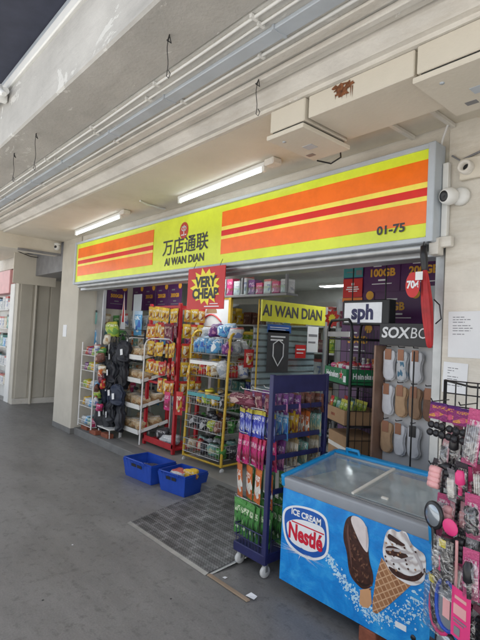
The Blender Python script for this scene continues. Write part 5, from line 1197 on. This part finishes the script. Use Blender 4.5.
def accessory(kind, x, y, z, rz, label, group='hair accessories on the wire rack'):
    t = thing({'elastics': 'hair_elastics', 'clips': 'hair_clips', 'brush': 'hair_brush', 'mirror': 'hand_mirror', 'round': 'round_mirror', 'band': 'hair_bands', 'comb': 'comb_set', 'towel': 'puff_pack'}[kind], label, {'elastics': 'hair elastics', 'clips': 'hair clips', 'brush': 'hair brush', 'mirror': 'mirror', 'round': 'mirror', 'band': 'hair bands', 'comb': 'comb', 'towel': 'puff'}[kind], (x, y, z), rz, group)
    r_ = random.Random(_n[0]); _n[0] += 1
    def disc(cx, cz, r, mat, nm, sx=1., th=.006, n=20):
        MB().lathe([(0, -th), (r*.92, -th), (r, -th*.5), (r, th*.5), (r*.92, th), (0, th)], n=n, axis='Y', M=Matrix.Translation((cx, 0, cz)) @ Matrix.Diagonal((sx, 1, 1, 1))).build(nm, mat, t)
    if kind == 'elastics':
        MB().add([(-.045, 0, 0), (.045, 0, 0), (.05, -.004, -.075), (-.05, -.004, -.075)], [(0, 1, 2, 3)]).build('header_card', hdr['purple'], t)
        mb = MB()
        for i in range(6): mb.lathe([(.0, .012), (.014, .008), (.017, 0), (.014, -.008), (0, -.012)], (-.03+.03*(i % 3)+r_.uniform(-.005, .005), -.012, -.10-.035*(i//3)), 10, axis='Y')
        mb.build('elastics', W['blackp'], t)
    elif kind == 'clips':
        MB().box((-.04, -.002, -.05), (.04, .002, 0), bev=.001).build('header_card', r_.choice((hdr['palepink'], hdr['maroon'], hdr['palepink'])), t)
        mb = MB()
        for i in range(4): mb.box((-.034+i*.019, -.012, -.19+r_.uniform(-.01, .01)), (-.021+i*.019, -.002, -.05), bev=.003)
        mb.build('clips', r_.choice((W['alu'], W['blackp'], W['trim'], W['palepink'])), t)
        MB().box((-.042, -.016, -.205), (.042, -.0145, -.05)).build('film', W['film'], t)
    elif kind == 'band':
        MB().box((-.045, -.002, -.045), (.045, .002, 0), bev=.001).build('header_card', r_.choice((hdr['maroon'], hdr['palepink'])), t)
        mb = MB()
        for i in range(5): mb.tube([(-.03+.014*i, -.01-.003*i, -.05), (-.042+.015*i, -.014, -.10), (-.03+.015*i, -.018, -.16), (-.02+.014*i, -.012, -.10), (-.03+.014*i, -.01, -.05)], .006, 6)
        mb.build('bands', r_.choice((W['trim'], W['blackp'], W['soffit'], W['greyp'])), t)
    elif kind == 'brush':
        disc(0, -.025, .034, W['pink'], 'header_card', 1.15, .003)
        MB().tube([(0, -.012, -.06), (0, -.014, -.12), (.002, -.014, -.19), (.003, -.012, -.27)], [.024, .027, .025, .016], 12).build('brush_head', W['blackp'], t)
        MB().box((-.016, -.042, -.10), (.016, -.038, -.07)).build('yellow_tag', W['yellowp'], t)
        mb = MB(); mb.tube([(.045, -.01, -.06), (.047, -.01, -.2), (.045, -.01, -.28)], .006, 8); mb.build('comb_handle', W['palepink'], t)
        MB().box((-.04, -.047, -.29), (.062, -.0455, -.06)).build('film', W['film'], t)
    elif kind in ('mirror',):
        c = r_.choice(('palepink', 'pink')) if 'blue' not in label else 'crate'
        w, h = .058, .19
        pts = smooth([(-w, 0), (w, 0), (w, -h), (-w, -h)], 2)
        MB().tube([(px, -.006, pz) for px, pz in pts], .008, 8, closed=True).build('frame', W[c], t)
        MB().poly(pts, -.004).build('glass', MIR, t)
        MB().box((-.02, -.008, -h*.75), (.02, -.0055, -h*.35), bev=.0005).build('sticker', W['palepink'], t)
    elif kind == 'round':
        disc(0, -.06, .06, W['blackp'], 'rim', .9, .008, 28); disc(0, -.06, .048, MIR, 'glass', .9, .0095, 28)
        MB().rod((0, 0, -.11), (.01, 0, -.2), .01, 8).build('handle', W['blackp'], t)
    elif kind == 'comb':
        MB().box((-.05, -.002, -.19), (.05, .0, 0), bev=.0008).build('card', W['pink'], t)
        MB().box((-.03, -.005, -.04), (.03, -.0025, -.028)).box((-.035, -.005, -.1), (.03, -.0025, -.06)).build('print', W['palepink'], t)
        MB().box((-.035, -.0045, -.12), (.032, -.0025, -.115)).box((-.035, -.0045, -.13), (.02, -.0025, -.126)).box((-.03, -.005, -.175), (.0, -.0025, -.145)).build('small_print', W['greyink'], t)
    elif kind == 'towel':
        disc(0, -.03, .036, W['pink'], 'header_card', 1.1, .003)
        MB().bm(_ico(.045, r_), 0, True, Matrix.Translation((0, -.03, -.12))).build('puff', PKlike, t)
        MB().box((-.05, -.072, -.19), (.05, -.0705, -.06)).build('film', W['film'], t)
    return t
PKlike = pm('pale_puff', (.58, .66, .40), .9, var=.4, scale=60, bump=.6, bscale=80)
def _ico(r, rr):
    bm = bmesh.new(); bmesh.ops.create_icosphere(bm, subdivisions=3, radius=r)
    for v in bm.verts: v.co *= 1+rr.uniform(-.08, .08)
    return bm
posn = ('first', 'second', 'third', 'fourth', 'fifth', 'sixth', 'seventh', 'eighth', 'ninth', 'tenth')
def film_mat():
    m, nt, b = base_mat('creased_film', .12); L = nt.links.new
    tc = nn(nt, 'ShaderNodeTexCoord'); n = nn(nt, 'ShaderNodeTexNoise'); n.inputs['Scale'].default_value = 28; n.inputs['Detail'].default_value = 3; n.inputs['Distortion'].default_value = 1.5
    L(tc.outputs['Object'], n.inputs['Vector'])
    bp = nn(nt, 'ShaderNodeBump'); bp.inputs['Strength'].default_value = .9; bp.inputs['Distance'].default_value = .01; L(n.outputs['Fac'], bp.inputs['Height'])
    gl = nn(nt, 'ShaderNodeBsdfGlossy'); gl.inputs['Roughness'].default_value = .16; gl.inputs['Color'].default_value = c4(.95); L(bp.outputs[0], gl.inputs['Normal'])
    tr = nn(nt, 'ShaderNodeBsdfTransparent'); tr.inputs[0].default_value = c4(.95)
    r = ramp(nt, [(.38, .05), (.62, .30)]); L(n.outputs['Fac'], r.inputs['Fac'])
    mx = nn(nt, 'ShaderNodeMixShader'); L(r.outputs['Color'], mx.inputs[0]); L(tr.outputs[0], mx.inputs[1]); L(gl.outputs[0], mx.inputs[2])
    L(mx.outputs[0], nt.nodes['Material Output'].inputs[0]); return m
W['film'] = film_mat()
CARD = {}
for k, c, hd_, li_, pc in (('pink', (.66, .10, .26), (.70, .12, .28), (.8, .58, .62), (.74, .32, .44)), ('maroon', (.25, .03, .08), (.30, .04, .10), (.6, .35, .4), (.4, .1, .15)), ('pale pink', (.70, .42, .45), (.72, .35, .40), (.8, .72, .72), (.6, .25, .32)), ('white', (.68, .67, .66), (.60, .20, .28), (.75, .74, .72), (.5, .4, .42)), ('black', (.03, .03, .035), (.06, .05, .06), (.5, .45, .4), (.12, .1, .1)), ('grey', (.34, .34, .35), (.25, .24, .26), (.6, .6, .6), (.2, .2, .22))):
    CARD[k] = pack_mat(k.replace(' ', '_')+'_blister_card', c, hd_, li_, pc, scale=4, gloss=.4)
def blister(x, y, z, rz, w, h, ck, content, label):
    """printed card with its goods under creased film"""
    nm = {'pins': 'hair_pins', 'clips': 'hair_clips', 'ties': 'hair_ties', 'brush': 'hair_brush', 'comb': 'comb', 'rollers': 'hair_rollers'}[content]
    t = thing(nm, label, nm.replace('_', ' '), (x, y, z), (R(RND.uniform(-6, 4)), R(RND.uniform(-5, 5)), rz), 'carded hair accessories on the wire rack')
    bow = RND.uniform(-.008, .008)
    MB().add([(sx*w/2, bow*(0 if 0 < k < 4 else 1), -h*k/4) for k in range(5) for sx in (-1, 1)], [(2*k, 2*k+1, 2*k+3, 2*k+2) for k in range(4)], 0, True).build('card', CARD[ck], t)
    mb = MB(); q = RND.choice(('blackp', 'alu', 'greyp', 'blackp', 'palepink', 'trim'))
    if content in ('pins', 'clips'):
        n_ = RND.choice((4, 5, 6))
        for i in range(n_): mb.box((-.4*w+.8*w*i/n_, -.012, -h*RND.uniform(.86, .94)), (-.4*w+.8*w*(i+.62)/n_, -.003, -h*.3), bev=.0025)
    elif content == 'ties':
        for i in range(6):
            cx_, cz_ = (-.22 if i % 2 else .22)*w, -h*(.38+.2*(i//2)); mb.tube([(cx_+.17*w*math.cos(a), -.01-.002*math.sin(3*a), cz_+.08*h*math.sin(a)) for a in [k*math.pi/4 for k in range(8)]], .0065, 6, closed=True)
    elif content == 'brush':
        mb.tube([(0, -.014, -h*.25), (0, -.016, -h*.35), (.002, -.016, -h*.62), (.002, -.014, -h*.7), (.002, -.012, -h*.97)], [.012, .02, .021, .009, .009], 10); q = RND.choice(('blackp', 'pink', 'blackp'))
    elif content == 'comb':
        mb.box((-.3*w, -.008, -h*.42), (.3*w, -.003, -h*.32), bev=.002)
        for i in range(9): mb.box((-.3*w+.6*w*i/9, -.007, -h*.75), (-.3*w+.6*w*(i+.5)/9, -.004, -h*.42))
    else:
        for i in range(4): mb.lathe([(0, -.5*w*.8), (.016, -.5*w*.8), (.019, 0), (.016, .5*w*.8), (0, .5*w*.8)], (0, -.017, -h*(.36+.16*i)), 12, axis='X')
        q = RND.choice(('palepink', 'blackp', 'greyp', 'palepink'))
    mb.build('goods', W[q], t)
    f = MB(); n_ = 5
    f.add([(w*.48*(-1+2*i/n_), -.004-.026*math.sin(math.pi*i/n_)**.5*(1 if k in (1, 2) else .25), -h*(.26, .36, .88, .99)[k]) for k in range(4) for i in range(n_+1)], [(k*(n_+1)+i, k*(n_+1)+i+1, (k+1)*(n_+1)+i+1, (k+1)*(n_+1)+i) for k in range(3) for i in range(n_)], 0, True)
    f.build('film', W['film'], t)
    return t
cn = {'pins': 'hair pins', 'clips': 'hair clips', 'ties': 'hair ties', 'brush': 'small brush', 'comb': 'comb', 'rollers': 'rollers'}
for j in range(6):
    accessory('elastics', -1.03+j*.062, 2.10-.012*j, 1.45-.004*j, R(-14+4*(j % 3)), 'purple carded black hair elastics, %s from the left in the top row' % posn[j])
spec = [  # z, y, step, count, card size, row name
    (1.335, 2.13, .058, 8, (.062, .17), 'first'), (1.20, 2.09, .060, 8, (.066, .16), 'second'), (1.07, 2.13, .056, 8, (.064, .17), 'third'), (.95, 2.08, .060, 7, (.068, .19), 'fourth'), (.80, 2.12, .058, 8, (.066, .19), 'fifth'), (.63, 2.11, .06, 8, (.068, .18), 'sixth'), (.45, 2.10, .06, 8, (.068, .18), 'lowest')]
for ri, (z, y, st, n_, (w, h), rn) in enumerate(spec):
    for j in range(n_):
        ck = ('pale pink', 'maroon', 'black', 'white', 'pink', 'grey', 'maroon', 'pale pink', 'black', 'white')[(j*3+ri*2) % 10]
        ct = ('clips', 'ties', 'pins', 'rollers', 'ties', 'brush', 'clips', 'comb')[(j*5+ri*3) % 8]
        for dd in range(2):
            lab = '%s card of %s, %s from left in %s rack row, %s' % (ck, cn[ct], posn[j], rn, 'front' if dd == 0 else 'behind')
            blister(-1.01+j*st*.9+RND.uniform(-.012, .012)+.012*dd, y+.055*dd+RND.uniform(-.015, .015), z+RND.uniform(-.03, .03), R(-16+RND.uniform(-22, 22)), w*RND.uniform(.7, .95), h*RND.uniform(.7, 1.05), ck, ct, lab)
accessory('round', -1.01, 2.05, 1.03, R(-20), 'round black rimmed mirror at the left side of the rack', None)
blister(-.81, 1.97, 1.46, R(-14), .07, .22, 'pink', 'clips', 'large pink card of silver clips at the top right of the rack')
blister(-.815, 1.96, 1.13, R(-12), .065, .17, 'pink', 'ties', 'large pink card of hair ties at mid height by the right edge')
blister(-.80, 1.93, .93, R(-12), .07, .18, 'pink', 'brush', 'large pink card with a small brush beside the pink comb card')
accessory('brush', -.915, 2.0, .985, R(-18), 'black hair brush with pink round card and yellow tag, the front one', None)
accessory('brush', -.98, 2.06, .80, R(-25), 'black hair brush pack with pink card above the pink mirrors', None)
accessory('mirror', -.955, 2.03, .70, R(-24), 'pale pink framed mirror hanging low at the left', None)
accessory('mirror', -.905, 1.98, .75, R(-24), 'blue framed mirror next to the pink carded comb', None)
accessory('comb', -.83, 1.93, .76, R(-24), 'hot pink comb card at the right edge, in front of the mirrors', None)
accessory('mirror', -.87, 1.99, .50, R(-10), 'pale pink mirror at the bottom photo edge', None)
accessory('round', -.94, 2.05, .52, R(-15), 'black round mirror near the bottom photo edge', None)
# ================================================================== LIGHT AND CAMERA
SUN_EL, SUN_AZ = R(55), R(76)          # sun behind the block: azimuth measured from +Y towards +X
wd = bpy.data.worlds.new('World'); sc.world = wd; wd.use_nodes = True
nt = wd.node_tree; bg = nt.nodes['Background']
sky = nn(nt, 'ShaderNodeTexSky'); sky.sky_type = 'NISHITA'; sky.sun_disc = False; sky.sun_elevation = SUN_EL; sky.sun_rotation = SUN_AZ; sky.dust_density = 2.5
hz = nn(nt, 'ShaderNodeHueSaturation'); hz.inputs['Saturation'].default_value = .35; nt.links.new(sky.outputs[0], hz.inputs['Color']); nt.links.new(hz.outputs[0], bg.inputs[0]); bg.inputs[1].default_value = .34
sl = bpy.data.lights.new('sun', 'SUN'); sl.energy = 5.0; sl.angle = R(.5); sl.color = (1, .95, .87)
so = bpy.data.objects.new('sun', sl); col.objects.link(so)
dirv = Vector((math.sin(SUN_AZ)*math.cos(SUN_EL), math.cos(SUN_AZ)*math.cos(SUN_EL), math.sin(SUN_EL)))
so.rotation_euler = dirv.to_track_quat('Z', 'Y').to_euler(); so.location = (0, 0, 20)
sc.view_settings.view_transform = 'Standard'; sc.view_settings.look = 'None'; sc.view_settings.exposure = 0
yaw, roll, pit = R(41.1), .05, 16.5/481
d0 = Vector((-math.cos(yaw), math.sin(yaw), 0)); r0 = Vector((math.sin(yaw), math.cos(yaw), 0)); up = Vector((0, 0, 1))
d = d0*math.cos(pit)+up*math.sin(pit); u = up*math.cos(pit)-d0*math.sin(pit)
Rv = r0*math.cos(roll)+u*math.sin(roll); Uv = u*math.cos(roll)-r0*math.sin(roll)
cd = bpy.data.cameras.new('camera'); cam = bpy.data.objects.new('camera', cd); col.objects.link(cam)
cam.matrix_world = Matrix(((Rv.x, Uv.x, -d.x, 0), (Rv.y, Uv.y, -d.y, 0), (Rv.z, Uv.z, -d.z, 1.7), (0, 0, 0, 1)))
cd.sensor_fit = 'VERTICAL'; cd.sensor_height = 24; cd.lens = 481/640*24; cd.clip_end = 500; cd.clip_start = .05
sc.camera = cam
sc.cycles.max_bounces = 7; sc.cycles.transparent_max_bounces = 12
